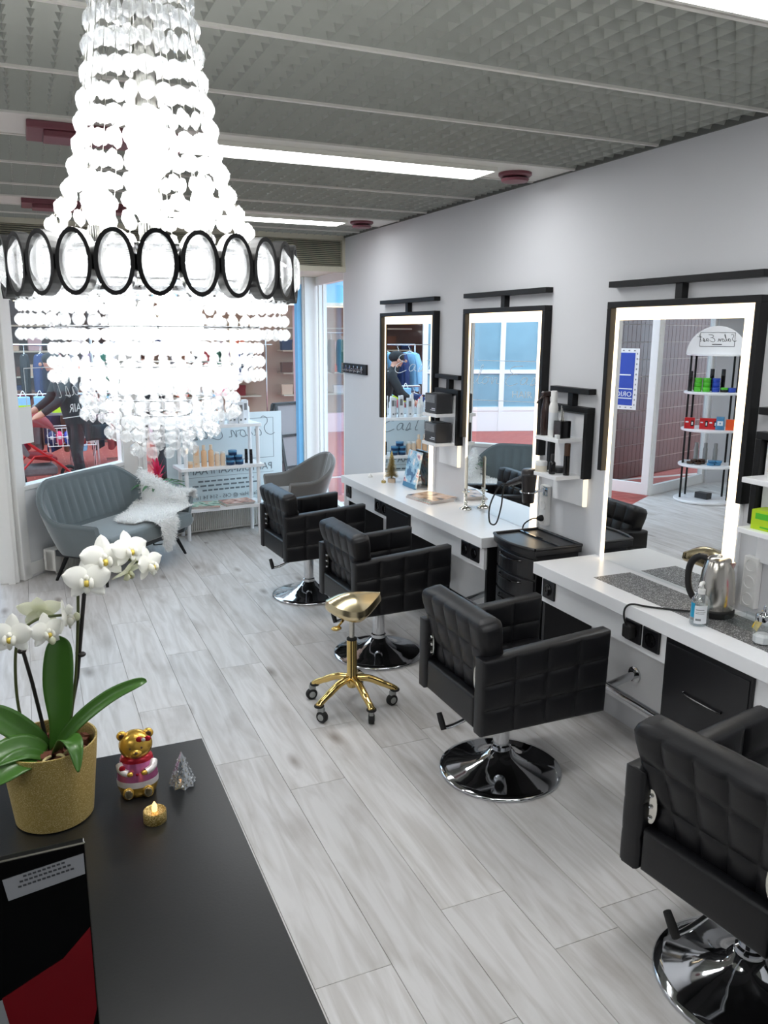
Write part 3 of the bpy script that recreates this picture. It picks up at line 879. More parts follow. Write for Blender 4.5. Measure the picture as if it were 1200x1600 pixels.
# ---------------------------------------------------------------- styling chairs
def make_chair(label):
    t = thing('styling_chair', label, 'chair', group='black quilted styling chairs')
    for sy in (1, -1):
        y = sy*0.248
        a = MB()
        a.slab((-0.275, y, 0.345), (0.325, y, 0.345), (0.335, y, 0.705), (-0.275, y, 0.665), 0.075, 4, 3, 7, rr=0.014, groove=0.006, gw=0.0055, puff=0.005)
        a.build('armrest', M['leather'], t, smooth=50)
    b = MB()
    b.slab((-0.165, 0.205, 0.455), (-0.165, -0.205, 0.455), (-0.235, -0.285, 0.815), (-0.235, 0.285, 0.815), 0.105, 5, 3, 6, rr=0.03, groove=0.006, gw=0.006, puff=0.005, corner=0.05)
    b.build('backrest', M['leather'], t, smooth=50)
    s = MB()
    s.slab((-0.20, -0.205, 0.465), (0.31, -0.205, 0.465), (0.31, 0.205, 0.465), (-0.20, 0.205, 0.465), 0.10, 3, 3, 5, rr=0.03, groove=0.006, gw=0.010, puff=0.006)
    s.build('seat', M['leather'], t, smooth=50)
    p = MB()
    p.slab((-0.245, 0.208, 0.35), (-0.245, -0.208, 0.35), (-0.245, -0.208, 0.485), (-0.245, 0.208, 0.485), 0.05, 1, 1, 6, rr=0.012, groove=0, puff=0.003)
    p.build('rear_panel', M['leather'], t, smooth=50)
    MB().box(-0.22, -0.208, 0.345, 0.30, 0.208, 0.42).build('seat_base', M['black'], t, bevel=0.005)
    MB().box(-0.14, -0.14, 0.318, 0.14, 0.14, 0.345).build('mount_plate', M['blackmetal'], t)
    for sy in (1, -1):
        br = MB()
        pts = []
        for k in range(20):
            a = 2*PI*k/20
            r = 0.026+0.014*max(0, -math.sin(a))
            pts.append((sy*0.196+0.022*math.cos(a)*(1 if True else 0), 0.56+0.055*math.sin(a)))
        br.prism([(p_[0], p_[1]) for p_ in pts], 'x', -0.254, -0.250)
        br.xf(Matrix.Rotation(math.radians(-11), 4, Vector((0, 1, 0))).inverted() if False else Matrix.Shear('XY', 4, (0, 0)) if False else Matrix.Identity(4))
        c = br.build('bracket', M['silver'], t)
        for q in (0.525, 0.56, 0.595):
            MB().lathe([(0.006, 0), (0.006, 0.004), (0.003, 0.006)], 10, c=(-0.254, sy*0.196, q), rot=Matrix.Rotation(-PI/2, 3, 'Y')).build('screw', M['chrome'], c)
        MB().tube([(-0.225, sy*0.207, 0.565), (-0.225, sy*0.214, 0.565)], 0.012, 12).build('hinge_bolt', M['chrome'], t, smooth=40)
    col = MB().lathe([(0.05, 0.318), (0.05, 0.30), (0.036, 0.295), (0.036, 0.13), (0.044, 0.125), (0.044, 0.10)], 28)
    col.build('column', M['chrome'], t, smooth=35)
    prof = [(0.268, 0.0), (0.272, 0.004), (0.272, 0.010), (0.266, 0.016), (0.24, 0.021), (0.19, 0.03), (0.14, 0.042), (0.095, 0.062), (0.065, 0.085), (0.05, 0.104), (0.04, 0.108)]
    MB().lathe(prof, 56).build('base', M['chrome'], t, smooth=45)
    lv = MB().tube(bez([(-0.03, 0.01, 0.285), (-0.10, 0.04, 0.27), (-0.20, 0.065, 0.225), (-0.25, 0.075, 0.215)], 6), 0.009, 10)
    c = lv.build('pump_lever', M['chrome'], t, smooth=40)
    MB().tube([(-0.25, 0.072, 0.208), (-0.254, 0.088, 0.24), (-0.258, 0.105, 0.275)], [0.013, 0.014, 0.012], 12).build('lever_grip', M['rubber'], c, smooth=40)
    return t
ch = make_chair('black quilted styling chair third from the window, with gold stool beside its back')
ch.location = (1.80, 2.80, 0)
dup(ch, (1.83, 4.25, 0), math.radians(2), 'black quilted styling chair second from the window, behind the gold saddle stool')
dup(ch, (1.80, 5.49, 0), math.radians(3), 'black quilted styling chair farthest away, beside the white product shelf')
dup(ch, (1.84, 1.46, 0), math.radians(7), 'black quilted styling chair nearest the camera, cut by right photo edge')
ch['label'] = 'black quilted styling chair third from the window, in front of nearest mirror'

# footrests: chrome bars on the wall under the table
def footrest(label, y):
    t = thing('footrest', label, 'footrest', (0, y, 0), group='chrome wall footrests')
    MB().lathe([(0.04, 0), (0.04, 0.008), (0.02, 0.012)], 20, c=(2.575, 0, 0.30), rot=Matrix.Rotation(-PI/2, 3, 'Y')).build('flange', M['chrome'], t, smooth=40)
    MB().tube([(2.57, 0, 0.30), (2.42, 0, 0.27)], 0.019, 14).build('support_tube', M['chrome'], t, smooth=40)
    MB().tube(bez([(2.42, 0.22, 0.26), (2.41, 0.2, 0.27), (2.41, -0.36, 0.27), (2.42, -0.38, 0.26)], 6), 0.017, 14).build('foot_bar', M['chrome'], t, smooth=40)
footrest('chrome footrest bar under the white table, between the two nearest chairs', 2.85)
footrest('chrome footrest stub under the table behind the second chair', 4.22)

# ---------------------------------------------------------------- gold saddle stool
st = thing('saddle_stool', 'gold saddle stool on five casters between the chairs', 'stool', (1.415, 3.63, 0))
for k in range(5):
    a = math.radians(58+72*k)
    c, s_ = math.cos(a), math.sin(a)
    arm = MB().tube(bez([(0.015*c, 0.015*s_, 0.165), (0.09*c, 0.09*s_, 0.155), (0.17*c, 0.17*s_, 0.118), (0.215*c, 0.215*s_, 0.095), (0.225*c, 0.225*s_, 0.082)], 6), [0.019]*12+[0.017]*8+[0.019, 0.02, 0.02, 0.02, 0.018], 12)
    ao = arm.build('leg', M['gold'], st, smooth=50)
    b = a+0.9*k
    wc = V(0.225*c, 0.225*s_, 0)
    MB().lathe([(0.024, 0.078), (0.026, 0.082), (0.024, 0.088)], 16, c=wc).build('caster_collar', M['rubber'], ao, smooth=40)
    f = V(math.cos(b), math.sin(b), 0); sd = V(-f.y, f.x, 0)
    off = wc + f*0.018
    MB().beam(off+V(0, 0, 0.055)-f*0.022, off+V(0, 0, 0.055)+f*0.012, 0.022, 0.05).build('caster_fork', M['caster'], ao, bevel=0.004)
    rotw = Matrix((f, V(0, 0, 1), sd)).transposed()
    MB().lathe([(0.014, -0.015), (0.027, -0.014), (0.030, -0.009), (0.030, 0.009), (0.027, 0.014), (0.014, 0.015)], 22, c=off+V(0, 0, 0.030), rot=rotw).build('caster_wheel', M['rubber'], ao, smooth=50)
    MB().lathe([(0.013, -0.018), (0.017, -0.016), (0.017, 0.016), (0.013, 0.018)], 18, c=off+V(0, 0, 0.030), rot=rotw).build('caster_hub', M['caster'], ao, smooth=50)
MB().lathe([(0.022, 0.115), (0.03, 0.13), (0.032, 0.175), (0.026, 0.185), (0.026, 0.37), (0.024, 0.375)], 26).build('post', M['gold'], st, smooth=40)
MB().lathe([(0.024, 0.37), (0.027, 0.373), (0.026, 0.382), (0.016, 0.385)], 20).build('post_cap', M['rubber'], st, smooth=40)
MB().lathe([(0.014, 0.37), (0.014, 0.53)], 18).build('gas_piston', M['steel'], st, smooth=40)
MB().lathe([(0.02, 0.50), (0.035, 0.515), (0.10, 0.54), (0.05, 0.555)], 20).build('seat_mount', M['gold'], st, smooth=40)
# saddle: broad round rear (-x), tapering upturned horn (+x), sides drooping
def saddle(u, v):
    th = 2*PI*u
    # plan outline
    cx = math.cos(th); sy = math.sin(th)
    L = 0.155 if cx > 0 else 0.13
    hw = 0.125*(1-0.62*max(0, cx)**1.2)
    rho = v
    xx = L*cx*rho; yy = hw*sy*rho*(1 if cx < 0.2 else 1)
    dome = 0.040*math.cos(rho*PI/2)
    z = 0.585 + dome - 1.6*yy*yy + (0.9*max(0, xx)**2) + 0.35*max(0, -xx)**2
    return (xx, yy, z)
sm = MB(); NU, NV = 40, 12
sm.grid(saddle, NU, NV)
k0 = len(sm.v)
def under(u, v):
    p = saddle(u, 1.0-0.0)
    t_ = v
    q = Vector(p)
    bulge = math.sin(t_*PI*0.5)
    x_, y_ = q.x*(1+0.06*math.sin(t_*PI)-0.6*max(0, t_-0.4)), q.y*(1+0.06*math.sin(t_*PI)-0.6*max(0, t_-0.4))
    return (x_, y_, q.z-0.066*bulge)
sm.grid(under, NU, 8)
sm.build('seat', M['goldvinyl'], st, smooth=80)
MB().lathe([(0.075, 0.535), (0.085, 0.54), (0.085, 0.555), (0.04, 0.56)], 24).build('seat_pan', M['black'], st, smooth=40)
lo = MB().tube(bez([(0.0, 0.0, 0.515), (-0.05, -0.03, 0.50), (-0.095, -0.055, 0.475)], 5), 0.006, 8).build('lever', M['gold'], st, smooth=40)
MB().ell((-0.105, -0.06, 0.468), (0.028, 0.018, 0.012), 14, 8).build('lever_paddle', M['gold'], lo, smooth=True)

# ---------------------------------------------------------------- black trolley between the tables
tr = thing('salon_trolley', 'black plastic drawer trolley standing between the two white tables', 'trolley', (2.395, 3.49, 0))
def bow(x0, x1, hw, bulge, n=10):
    pts = [(x1, -hw), (x1, hw)]
    for k in range(n+1):
        y = hw - 2*hw*k/n
        pts.append((x0 - bulge*(1-(y/hw)**2), y))
    return pts
MB().prism(bow(-0.10, 0.155, 0.185, 0.035), 'z', 0.07, 0.80).build('body', M['black'], tr, bevel=0.004)
for i in range(6):
    z = 0.10+i*0.115
    d = MB().prism(bow(-0.112, -0.06, 0.178, 0.036), 'z', z, z+0.105).build('drawer', M['black'], tr, bevel=0.004)
    MB().tube(bez([(-0.135, -0.10, z+0.085), (-0.158, -0.07, z+0.082), (-0.163, 0.0, z+0.08), (-0.158, 0.07, z+0.082), (-0.135, 0.10, z+0.085)], 4), 0.006, 8).build('drawer_handle', M['blackglossy'], d, smooth=40)
MB().prism(bow(-0.125, 0.165, 0.20, 0.04), 'z', 0.80, 0.835).build('top_tray', M['black'], tr, bevel=0.006)
rim = MB(); bp_ = bow(-0.122, 0.162, 0.196, 0.04)
for i in range(len(bp_)):
    a, b = bp_[i], bp_[(i+1) % len(bp_)]
    rim.tube([(a[0], a[1], 0.838), (b[0], b[1], 0.838)], 0.009, 8)
rim.build('tray_rim', M['black'], tr, smooth=50)
MB().box(0.03, -0.19, 0.835, 0.045, 0.19, 0.843).build('tray_divider', M['blackglossy'], tr)
for (a, b) in ((-0.09, -0.15), (-0.09, 0.15), (0.12, -0.15), (0.12, 0.15)):
    c = MB().cyl((a, b-0.012, 0.03), (a, b+0.012, 0.03), 0.03, n=16).build('caster', M['rubber'], tr, smooth=40)
    MB().box(a-0.015, b-0.018, 0.03, a+0.015, b+0.018, 0.072).build('caster_fork', M['black'], c)

# ---------------------------------------------------------------- grey velvet sofa and armchair
def shell(t, halfL, depth, topb, toparm, fab, chan, seatz=0.40, thick=0.045):
    # local: x along the length, -y is the front
    r = 0.20
    path = []     # plan of the seat-level shell, left arm front -> back -> right arm front
    yf, ybk = -depth*0.42, depth*0.5
    n1, nc, nb = 8, 10, 24
    for k in range(n1): path.append((-halfL, yf+(ybk-r-yf)*k/n1, 0.0+0.30*k/n1, -1, 0))
    for k in range(nc):
        a = PI/2*k/nc
        path.append((-halfL+r-r*math.cos(a), ybk-r+r*math.sin(a), 0.30+0.45*k/nc, -math.cos(a), math.sin(a)))
    for k in range(nb+1): path.append((-halfL+r+(2*halfL-2*r)*k/nb, ybk, 0.75+0.25*min(1, 3*min(k, nb-k)/nb), 0, 1))
    mirp = [(-p[0], p[1], p[2], -p[3], p[4]) for p in path[:n1+nc]][::-1]
    path += mirp
    N = len(path)
    def tz(w):
        w = min(1, max(0, (w-0.22)/0.55)); s_ = w*w*(3-2*w)
        return toparm+(topb-toparm)*s_
    zb = seatz-0.10
    NV = 12
    def outer(i, v, off):
        px, py, w, nx, ny = path[i]
        z1 = tz(w); z = zb+(z1-zb)*v
        fl = 0.10*v**1.1*(0.65+0.5*w) - 0.05*(1-v)**2
        return Vector((px+nx*(fl-off), py+ny*(fl-off), z))
    mb = MB(); k0 = 0
    vs = [j/NV for j in range(NV+1)]
    for i in range(N):
        for v in vs: mb.v.append(tuple(outer(i, v, 0)))
        for j in range(5):
            a = PI*(j+0.5)/5
            o1 = outer(i, 1, thick/2-thick/2*math.cos(a)); mb.v.append((o1.x, o1.y, o1.z+thick/2*math.sin(a)))
        for v in vs[::-1]:
            ch_ = 0.0
            if chan and 0.5 < path[i][2]:
                ch_ = 0.0
            mb.v.append(tuple(outer(i, v, thick)))
    S = 2*(NV+1)+5
    for i in range(N-1):
        for j in range(S-1):
            a = i*S+j
            mb.f.append((a, a+S, a+S+1, a+1))
    mb.f.append(tuple(range(S))); mb.f.append(tuple(range((N-1)*S, N*S))[::-1])
    mb.build('backrest_shell', fab, t, smooth=60)
    if chan:
        # channel-stitched lining: soft vertical ribs on the inside of the back
        ins = [i for i in range(N) if path[i][2] > 0.42]
        ia, ib = ins[0], ins[-1]
        rb = MB(); nch = chan; per = 6
        tot = nch*per
        L = ib-ia
        rows = 10
        for q in range(tot+1):
            f_ = ia+L*q/tot; i = int(min(f_, ib-1)); fr = f_-i
            ph = abs(math.sin(PI*q/per))
            for j in range(rows+1):
                v = 0.34+0.62*j/rows
                off = thick+0.002+0.012*math.sqrt(ph)*math.sin(PI*min(1, 0.08+j/rows*0.86))
                p = outer(i, v, off).lerp(outer(min(i+1, N-1), v, off), fr)
                rb.v.append(tuple(p))
        for q in range(tot):
            for j in range(rows):
                a = q*(rows+1)+j
                rb.f.append((a, a+1, a+rows+2, a+rows+1))
        rb.build('channel_lining', fab, t, smooth=70)
    pp = MB().tube([outer(i, 1, thick/2)+Vector((0, 0, thick/2)) for i in range(N)], 0.005, 6)
    pp.build('piping', fab, t, smooth=50)
    s_ = MB(); hl = halfL-0.035
    s_.slab((-hl, yf-0.06, seatz), (hl, yf-0.06, seatz), (hl-0.08, ybk-0.06, seatz), (-hl+0.08, ybk-0.06, seatz), 0.13, 1, 1, 10, rr=0.05, groove=0, puff=0.015)
    s_.build('seat', fab, t, smooth=60)
    MB().box(-halfL+0.06, yf+0.02, seatz-0.115, halfL-0.06, ybk-0.08, seatz-0.07).build('seat_base', M['black'], t)
    return path
def legs(t, pts, z=0.31):
    for (a, b, c, d) in pts:
        MB().tube([(a, b, 0.0), (c, d, z)], [0.011, 0.02], 12).build('leg', M['blackmetal'], t, smooth=40)
sofa_c = V(0.625, 6.77, 0)
sofa = thing('sofa', 'grey velvet two-seat sofa with white sheepskin by the window', 'sofa', sofa_c, math.radians(46.2))
shell(sofa, 0.58, 0.62, 0.745, 0.47, M['velvet'], 13, seatz=0.315)
legs(sofa, [(-0.52, -0.24, -0.44, -0.16), (0.52, -0.24, 0.44, -0.16), (-0.52, 0.24, -0.44, 0.16), (0.52, 0.24, 0.44, 0.16)], 0.24)
arm = thing('armchair', 'taupe velvet armchair partly hidden behind the farthest black chair', 'armchair', (2.26, 7.20, 0), math.radians(-82))
shell(arm, 0.25, 0.50, 0.76, 0.55, M['velvet2'], 0)
legs(arm, [(-0.22, -0.2, -0.16, -0.12), (0.22, -0.2, 0.16, -0.12), (-0.22, 0.2, -0.16, 0.12), (0.22, 0.2, 0.16, 0.12)])

# sheepskin throw lying over the sofa's right half
fur = thing('sheepskin_throw', 'fluffy white sheepskin draped over right half of the grey sofa', 'sheepskin', sofa_c, math.radians(46.2))
def skin(u, v):
    # u from the back corner to the front, v from outside the right arm, over it and along the seat to the left
    prof = [(0.70, 0.46), (0.69, 0.52), (0.64, 0.545), (0.585, 0.52), (0.545, 0.44), (0.45, 0.405), (0.28, 0.402), (0.10, 0.402), (-0.08, 0.395)]
    f_ = v*(len(prof)-1); i = min(int(f_), len(prof)-2); fr = f_-i
    x = prof[i][0]*(1-fr)+prof[i+1][0]*fr; z = prof[i][1]*(1-fr)+prof[i+1][1]*fr
    if v < 0.5: ya, yb_ = 0.27, -0.24
    else:
        t_ = (v-0.5)/0.5
        ya, yb_ = 0.24-0.26*t_**1.3, -0.29+0.10*t_**2
    lift = 0.16*max(0, 1-abs(v-0.25)/0.25)*max(0, 1-u*1.6)
    return Vector((x, ya+(yb_-ya)*u+0.012*math.sin(v*22), z+lift))
def tongue(u, v):
    prof = [(-0.22, 0.405), (-0.31, 0.40), (-0.355, 0.36), (-0.36, 0.28), (-0.355, 0.18)]
    f_ = v*(len(prof)-1); i = min(int(f_), len(prof)-2); fr = f_-i
    y = prof[i][0]*(1-fr)+prof[i+1][0]*fr; z = prof[i][1]*(1-fr)+prof[i+1][1]*fr
    hw = 0.16*(1-v)+0.045*v
    return Vector((0.16-0.05*v+(u*2-1)*hw, y, z))
MB().grid(skin, 16, 28).build('hide', M['fur'], fur, smooth=True)
MB().grid(tongue, 8, 10).build('hide_flap', M['fur'], fur, smooth=True)
fb = MB(); rf = random.Random(5)
for i in range(9000):
    fn_ = skin if i % 5 else tongue
    u, v = rf.random(), rf.random()
    edge = rf.random()
    if edge < 0.2: u = rf.choice([0.0, 1.0])
    elif edge < 0.3: v = 1.0
    p = fn_(u, v)
    e1 = fn_(min(u+0.02, 1), v)-fn_(max(u-0.02, 0), v); e2 = fn_(u, min(v+0.02, 1))-fn_(u, max(v-0.02, 0))
    nrm = e2.cross(e1); nrm = nrm.normalized() if nrm.length > 0 else V(0, 0, 1)
    if fn_ is skin and nrm.z < 0 and v > 0.1: nrm = -nrm
    if fn_ is tongue and nrm.y > 0 and nrm.z < 0.5: nrm = -nrm
    d = nrm*0.7+e2.normalized()*0.3+V(rf.uniform(-.6, .6), rf.uniform(-.6, .6), rf.uniform(-.3, .4))
    if u in (0.0, 1.0): d += e1.normalized()*(1.0 if u else -1.0)
    if v == 1.0: d += e2.normalized()
    d.normalize(); L = rf.uniform(0.024, 0.052); w = V(rf.uniform(-1, 1), rf.uniform(-1, 1), rf.uniform(-1, 1)).normalized()*0.0030
    mid = p+d*L*0.55+V(0, 0, 0.002); tip = p+d*L+V(0, 0, -0.008)
    fb.add([p-w, p+w, mid+w*0.7, tip, mid-w*0.7], [(0, 1, 2, 4), (4, 2, 3)])
tag(fb.build('pile', M['fur'], fur), kind='stuff')
# ---------------------------------------------------------------- small product builders
def bottle(name, label, cat, loc, r, h, neck=0.35, cap=M['whitep'], body=M['whitep'], caph=0.25, group=None, labelm=None, n=18):
    t = thing(name, label, cat, loc, group=group)
    hb = h*(1-caph)
    MB().lathe([(r*0.92, 0), (r, 0.004), (r, hb*0.86), (r*0.8, hb*0.95), (r*neck, hb)], n).build('body', body, t, smooth=45)
    MB().lathe([(r*max(neck, 0.5)*1.1, hb), (r*max(neck, 0.5)*1.1, h-0.003), (r*max(neck, 0.5)*0.9, h)], n).build('cap', cap, t, smooth=45)
    if labelm: MB().lathe([(r*1.005, hb*0.2), (r*1.005, hb*0.7)], n).build('label_band', labelm, t, smooth=45)
    return t
def can(name, label, cat, loc, r, h, body, cap, caph=0.2, group=None):
    t = thing(name, label, cat, loc, group=group)
    MB().lathe([(r*0.95, 0), (r, 0.003), (r, h*(1-caph))], 18).build('body', body, t, smooth=45)
    MB().lathe([(r*0.96, h*(1-caph)), (r*0.96, h-0.004), (r*0.85, h)], 18).build('cap', cap, t, smooth=45)
    return t
def carton(name, label, cat, loc, sx, sy, sz, m, rz=0, group=None, printm=None, face='x'):
    t = thing(name, label, cat, loc, rz, group)
    MB().box(-sx/2, -sy/2, 0, sx/2, sy/2, sz).build('carton', m, t, bevel=0.002)
    if printm:
        p = MB()
        if face == 'x': p.box(-sx/2-0.0008, -sy*0.32, sz*0.55, -sx/2, sy*0.32, sz*0.85).box(-sx/2-0.0008, -sy*0.3, sz*0.12, -sx/2, sy*0.1, sz*0.2)
        else: p.box(-sx*0.32, -sy/2-0.0008, sz*0.55, sx*0.32, -sy/2, sz*0.85).box(-sx*0.3, -sy/2-0.0008, sz*0.12, sx*0.1, -sy/2, sz*0.2)
        p.build('print', printm, t)
    return t
def jar(name, label, loc, r, h, body, lid, group=None):
    t = thing(name, label, 'jar', loc, group=group)
    MB().lathe([(r*0.93, 0), (r, 0.003), (r, h*0.58), (r*0.95, h*0.6)], 22).build('body', body, t, smooth=45)
    MB().lathe([(r*1.03, h*0.6), (r*1.03, h-0.003), (r*0.98, h)], 22).build('lid', lid, t, smooth=45)
    return t
def magazine(label, loc, rz, m, sx=0.21, sy=0.28, th=0.006, group='magazines'):
    t = thing('magazine', label, 'magazine', loc, rz, group)
    MB().box(-sx/2, -sy/2, 0.0007, sx/2, sy/2, th-0.0007).build('pages', M['pages'], t)
    MB().box(-sx/2-0.001, -sy/2-0.001, th-0.0007, sx/2+0.001, sy/2+0.001, th).build('cover', m, t)
    MB().box(-sx/2-0.001, -sy/2-0.001, 0, sx/2+0.001, sy/2+0.001, 0.0007).build('back_cover', M['paper'], t)
    return t

# ---------------------------------------------------------------- white shelf by the window with products
SHO = V(1.27, 7.40, 0); SHA = math.radians(4.7)
sh = thing('product_shelf', 'white three-tier product shelf standing in front of the window sign', 'shelf', SHO, SHA)
ST = {1: 0.30, 2: 0.685, 3: 1.07}
for (z, a, b) in ((ST[1], -0.05, 0.745), (ST[2], -0.055, 0.74), (ST[3], -0.035, 0.72)):
    MB().box(a, -0.035, z-0.03, b, 0.27, z).build('shelf_board', M['white'], sh, bevel=0.003)
for xx in (0.0, 0.69):
    for yy in (0.0, 0.23):
        for (za, zb_) in ((0.0, ST[1]-0.03), (ST[1], ST[2]-0.03), (ST[2], ST[3]-0.03)):
            MB().cyl((xx, yy, za), (xx, yy, zb_), 0.018, n=14).build('leg', M['white'], sh, smooth=40)
def SP(x, y, tier, dz=0.0):
    s_ = (x-1.33)*0.96; t_ = (y-7.75)*0.82
    return (SHO.x+s_*math.cos(SHA)-t_*math.sin(SHA), SHO.y+s_*math.sin(SHA)+t_*math.cos(SHA), ST[tier]+dz)
# top tier: white hair care bottles and cartons
ORD = ['leftmost', 'second', 'third', 'fourth', 'fifth', 'sixth', 'seventh', 'eighth', 'ninth', 'tenth', 'eleventh', 'twelfth']
tops = [(1.36, 7.78, 'b'), (1.42, 7.86, 'b'), (1.48, 7.78, 'b'), (1.53, 7.88, 'b'), (1.59, 7.78, 'p'), (1.65, 7.88, 'b'), (1.70, 7.79, 'c'), (1.74, 7.92, 'b'), (1.79, 7.80, 'c'), (1.85, 7.86, 'c'), (1.89, 7.78, 'c'), (1.95, 7.84, 'c'), (2.0, 7.93, 'b'), (1.44, 7.98, 'b'), (1.60, 7.99, 'b'), (1.84, 7.99, 'b')]
cx_ = sorted(t_[0] for t_ in tops if t_[2] == 'c'); bx_l = sorted(t_[0] for t_ in tops if t_[2] != 'c')
for i, (a, b, k) in enumerate(tops):
    if k == 'c':
        carton('product_carton', 'tall white product carton on the shelf top tier, %s carton from the left' % ORD[cx_.index(a)].replace('leftmost', 'first'), 'carton', SP(a, b, 3), 0.045, 0.045, 0.19+0.012*(i % 3), M['label'], 0.1*(i % 3), 'white product cartons', M['printgrey'], 'y')
    else:
        h = 0.20 if k == 'b' else 0.17
        bottle('product_bottle', 'white hair care bottle on the shelf top tier, %s bottle from the left' % ORD[bx_l.index(a)].replace('leftmost', 'first'), 'bottle', SP(a, b, 3), 0.024, h+0.01*(i % 3), 0.5, group='white hair care bottles', labelm=M['label'])
# middle tier
jar('cosmetic_jar', 'small beige jar at the left end of the middle shelf tier', SP(1.37, 7.78, 2), 0.03, 0.055, M['peach'], M['beige'])
carton('tall_carton', 'tall beige carton next to the small beige jar', 'carton', SP(1.44, 7.79, 2), 0.05, 0.05, 0.20, M['beige'], 0, None, M['peach'], 'y')
for i, (xx, s_) in enumerate(((1.515, 'left'), (1.585, 'right'))):
    bottle('pump_bottle', 'peach oil bottle with pointed cap, %s one of the pair' % s_, 'bottle', SP(xx, 7.79, 2), 0.026, 0.20, 0.3, cap=M['beige'], body=M['peach'], caph=0.22, group='peach oil bottles')
for i, xx in enumerate((1.645, 1.70)):
    bottle('cosmetic_tube', 'pale beige cosmetic tube, %s one beside the blue jars' % ('left', 'right')[i], 'tube', SP(xx, 7.79, 2), 0.024, 0.13, 0.8, cap=M['whitep'], body=M['beige'], caph=0.12, group='beige cosmetic tubes')
for (xx, z, wl_) in ((1.775, 0, 'bottom row left'), (1.865, 0, 'bottom row right'), (1.775, 1, 'second row left'), (1.855, 1, 'second row right'), (1.80, 2, 'on top')):
    jar('wax_jar', 'navy blue wax jar in the middle tier pyramid, '+wl_, SP(xx, 7.79, 2, 0.046*z), 0.04, 0.045, M['navy'], M['jarblue'], 'navy wax jars')
for i, (xx, yy) in enumerate(((1.95, 7.83), (1.985, 7.78))):
    can('black_tube', 'slim black tube at right end of middle tier, %s one' % ('rear', 'front')[i], 'tube', SP(xx, yy, 2), 0.015, 0.135, M['black'], M['blackglossy'], 0.4, 'slim black tubes')
# magazines on the bottom tier
for i, (cx, cy, rz, m) in enumerate(((1.50, 7.84, 1.40, 'mag1'), (1.49, 7.84, 1.35, 'mag3'), (1.505, 7.845, 1.45, 'mag2'), (1.83, 7.86, 1.72, 'mag1'), (1.84, 7.855, 1.66, 'mag2'), (1.845, 7.85, 1.62, 'mag3'))):
    k = i % 3
    magazine('%s magazine of the %s pile on the bottom shelf tier' % (('lowest', 'middle', 'topmost')[k], ('left', 'right')[i//3]), SP(cx, cy, 1, k*0.0085), rz+SHA, M[m], th=0.008, sx=0.22, sy=0.29)

# low radiators under the windows
def radiator(label, a, b, z0=0.03, z1=0.21):
    a = Vector(a); b = Vector(b); d = (b-a).normalized(); n = Vector((d.y, -d.x, 0)); L = (b-a).length
    t = thing('radiator', label, 'radiator', a, math.atan2(d.y, d.x), group='low white radiators')
    MB().box(0, -0.03, z0+0.015, L, 0.03, z1-0.015).build('core', M['radiator'], t)
    fin = MB().box(-0.004, -0.05, z0, 0.004, 0.05, z1).mesh('fin', M['radiator'])
    k = int(L/0.022)
    for i in range(k):
        o = link('fin', fin, t); o.location = (0.08+i*(L-0.16)/max(1, k-1), 0, 0)
    MB().box(0.0, -0.055, z0+0.01, 0.07, 0.055, z1+0.005).build('end_cap', M['radiator'], t, bevel=0.006)
    MB().box(L-0.07, -0.055, z0+0.01, L, 0.055, z1+0.005).build('end_cap', M['radiator'], t, bevel=0.006)
    MB().tube([(0.03, -0.03, z0-0.005), (L-0.03, -0.03, z0-0.005)], 0.010, 8).build('pipe', M['radiator'], t, smooth=40)
    for xx in (0.15, L-0.15):
        MB().box(xx-0.012, -0.02, 0, xx+0.012, 0.02, z0+0.02).build('foot', M['radiator'], t)
    return t
p0 = A0+dA*0.17+nA*0.15; p1 = A0+dA*1.15+nA*0.15
radiator('low white finned radiator on the floor behind the grey sofa', p0, p1)
radiator('low white finned radiator on the floor behind the product shelf', fp(0.42, 0.13), fp(1.80, 0.13))

# window sign: white film with mirrored lettering (it is read from the street)
sg = thing('window_sign', 'white sign film on window behind shelf with reversed grey lettering', 'sign', fp(1.05, -0.030, 0.66), ang2)
MB().box(-0.60, -0.003, -0.44, 0.60, 0.002, 0.464).build('film', M['sign'], sg)
def rev(x, z): return frame_mtx((x, -0.0045, z), (-1, 0, 0), (0, 0, 1))
script_text('Salon East', 0.19, M['signgrey'], sg, rev(0.03, 0.22), 0.003)
fr_ = MB()
for (a, b, c, d) in ((-0.50, 0.400, 0.51, 0.404), (-0.50, 0.0, 0.51, 0.004), (-0.50, 0.0, -0.496, 0.404), (0.506, 0.0, 0.51, 0.404)):
    fr_.box(a, -0.004, b, c, -0.003, d)
fr_.build('border_line', M['signgrey'], sg)
lettering('PARTURI-KAMPAAMO', 0.10, M['signgrey'], sg, rev(0.0, -0.12))
rl = MB().box(-0.5, -0.004, -0.15, 0.5, -0.003, -0.147)
for (z, w) in ((-0.20, 0.3), (-0.245, 0.36), (-0.29, 0.26)):
    for k in range(9):
        rl.box(-w+k*w*0.22, -0.004, z, -w+k*w*0.22+w*0.17, -0.003, z+0.016)
rl.build('small_print', M['signgrey'], sg)
lettering('East Hair @ C45 - 514 14 16', 0.055, M['signgrey'], sg, rev(0.0, -0.37))
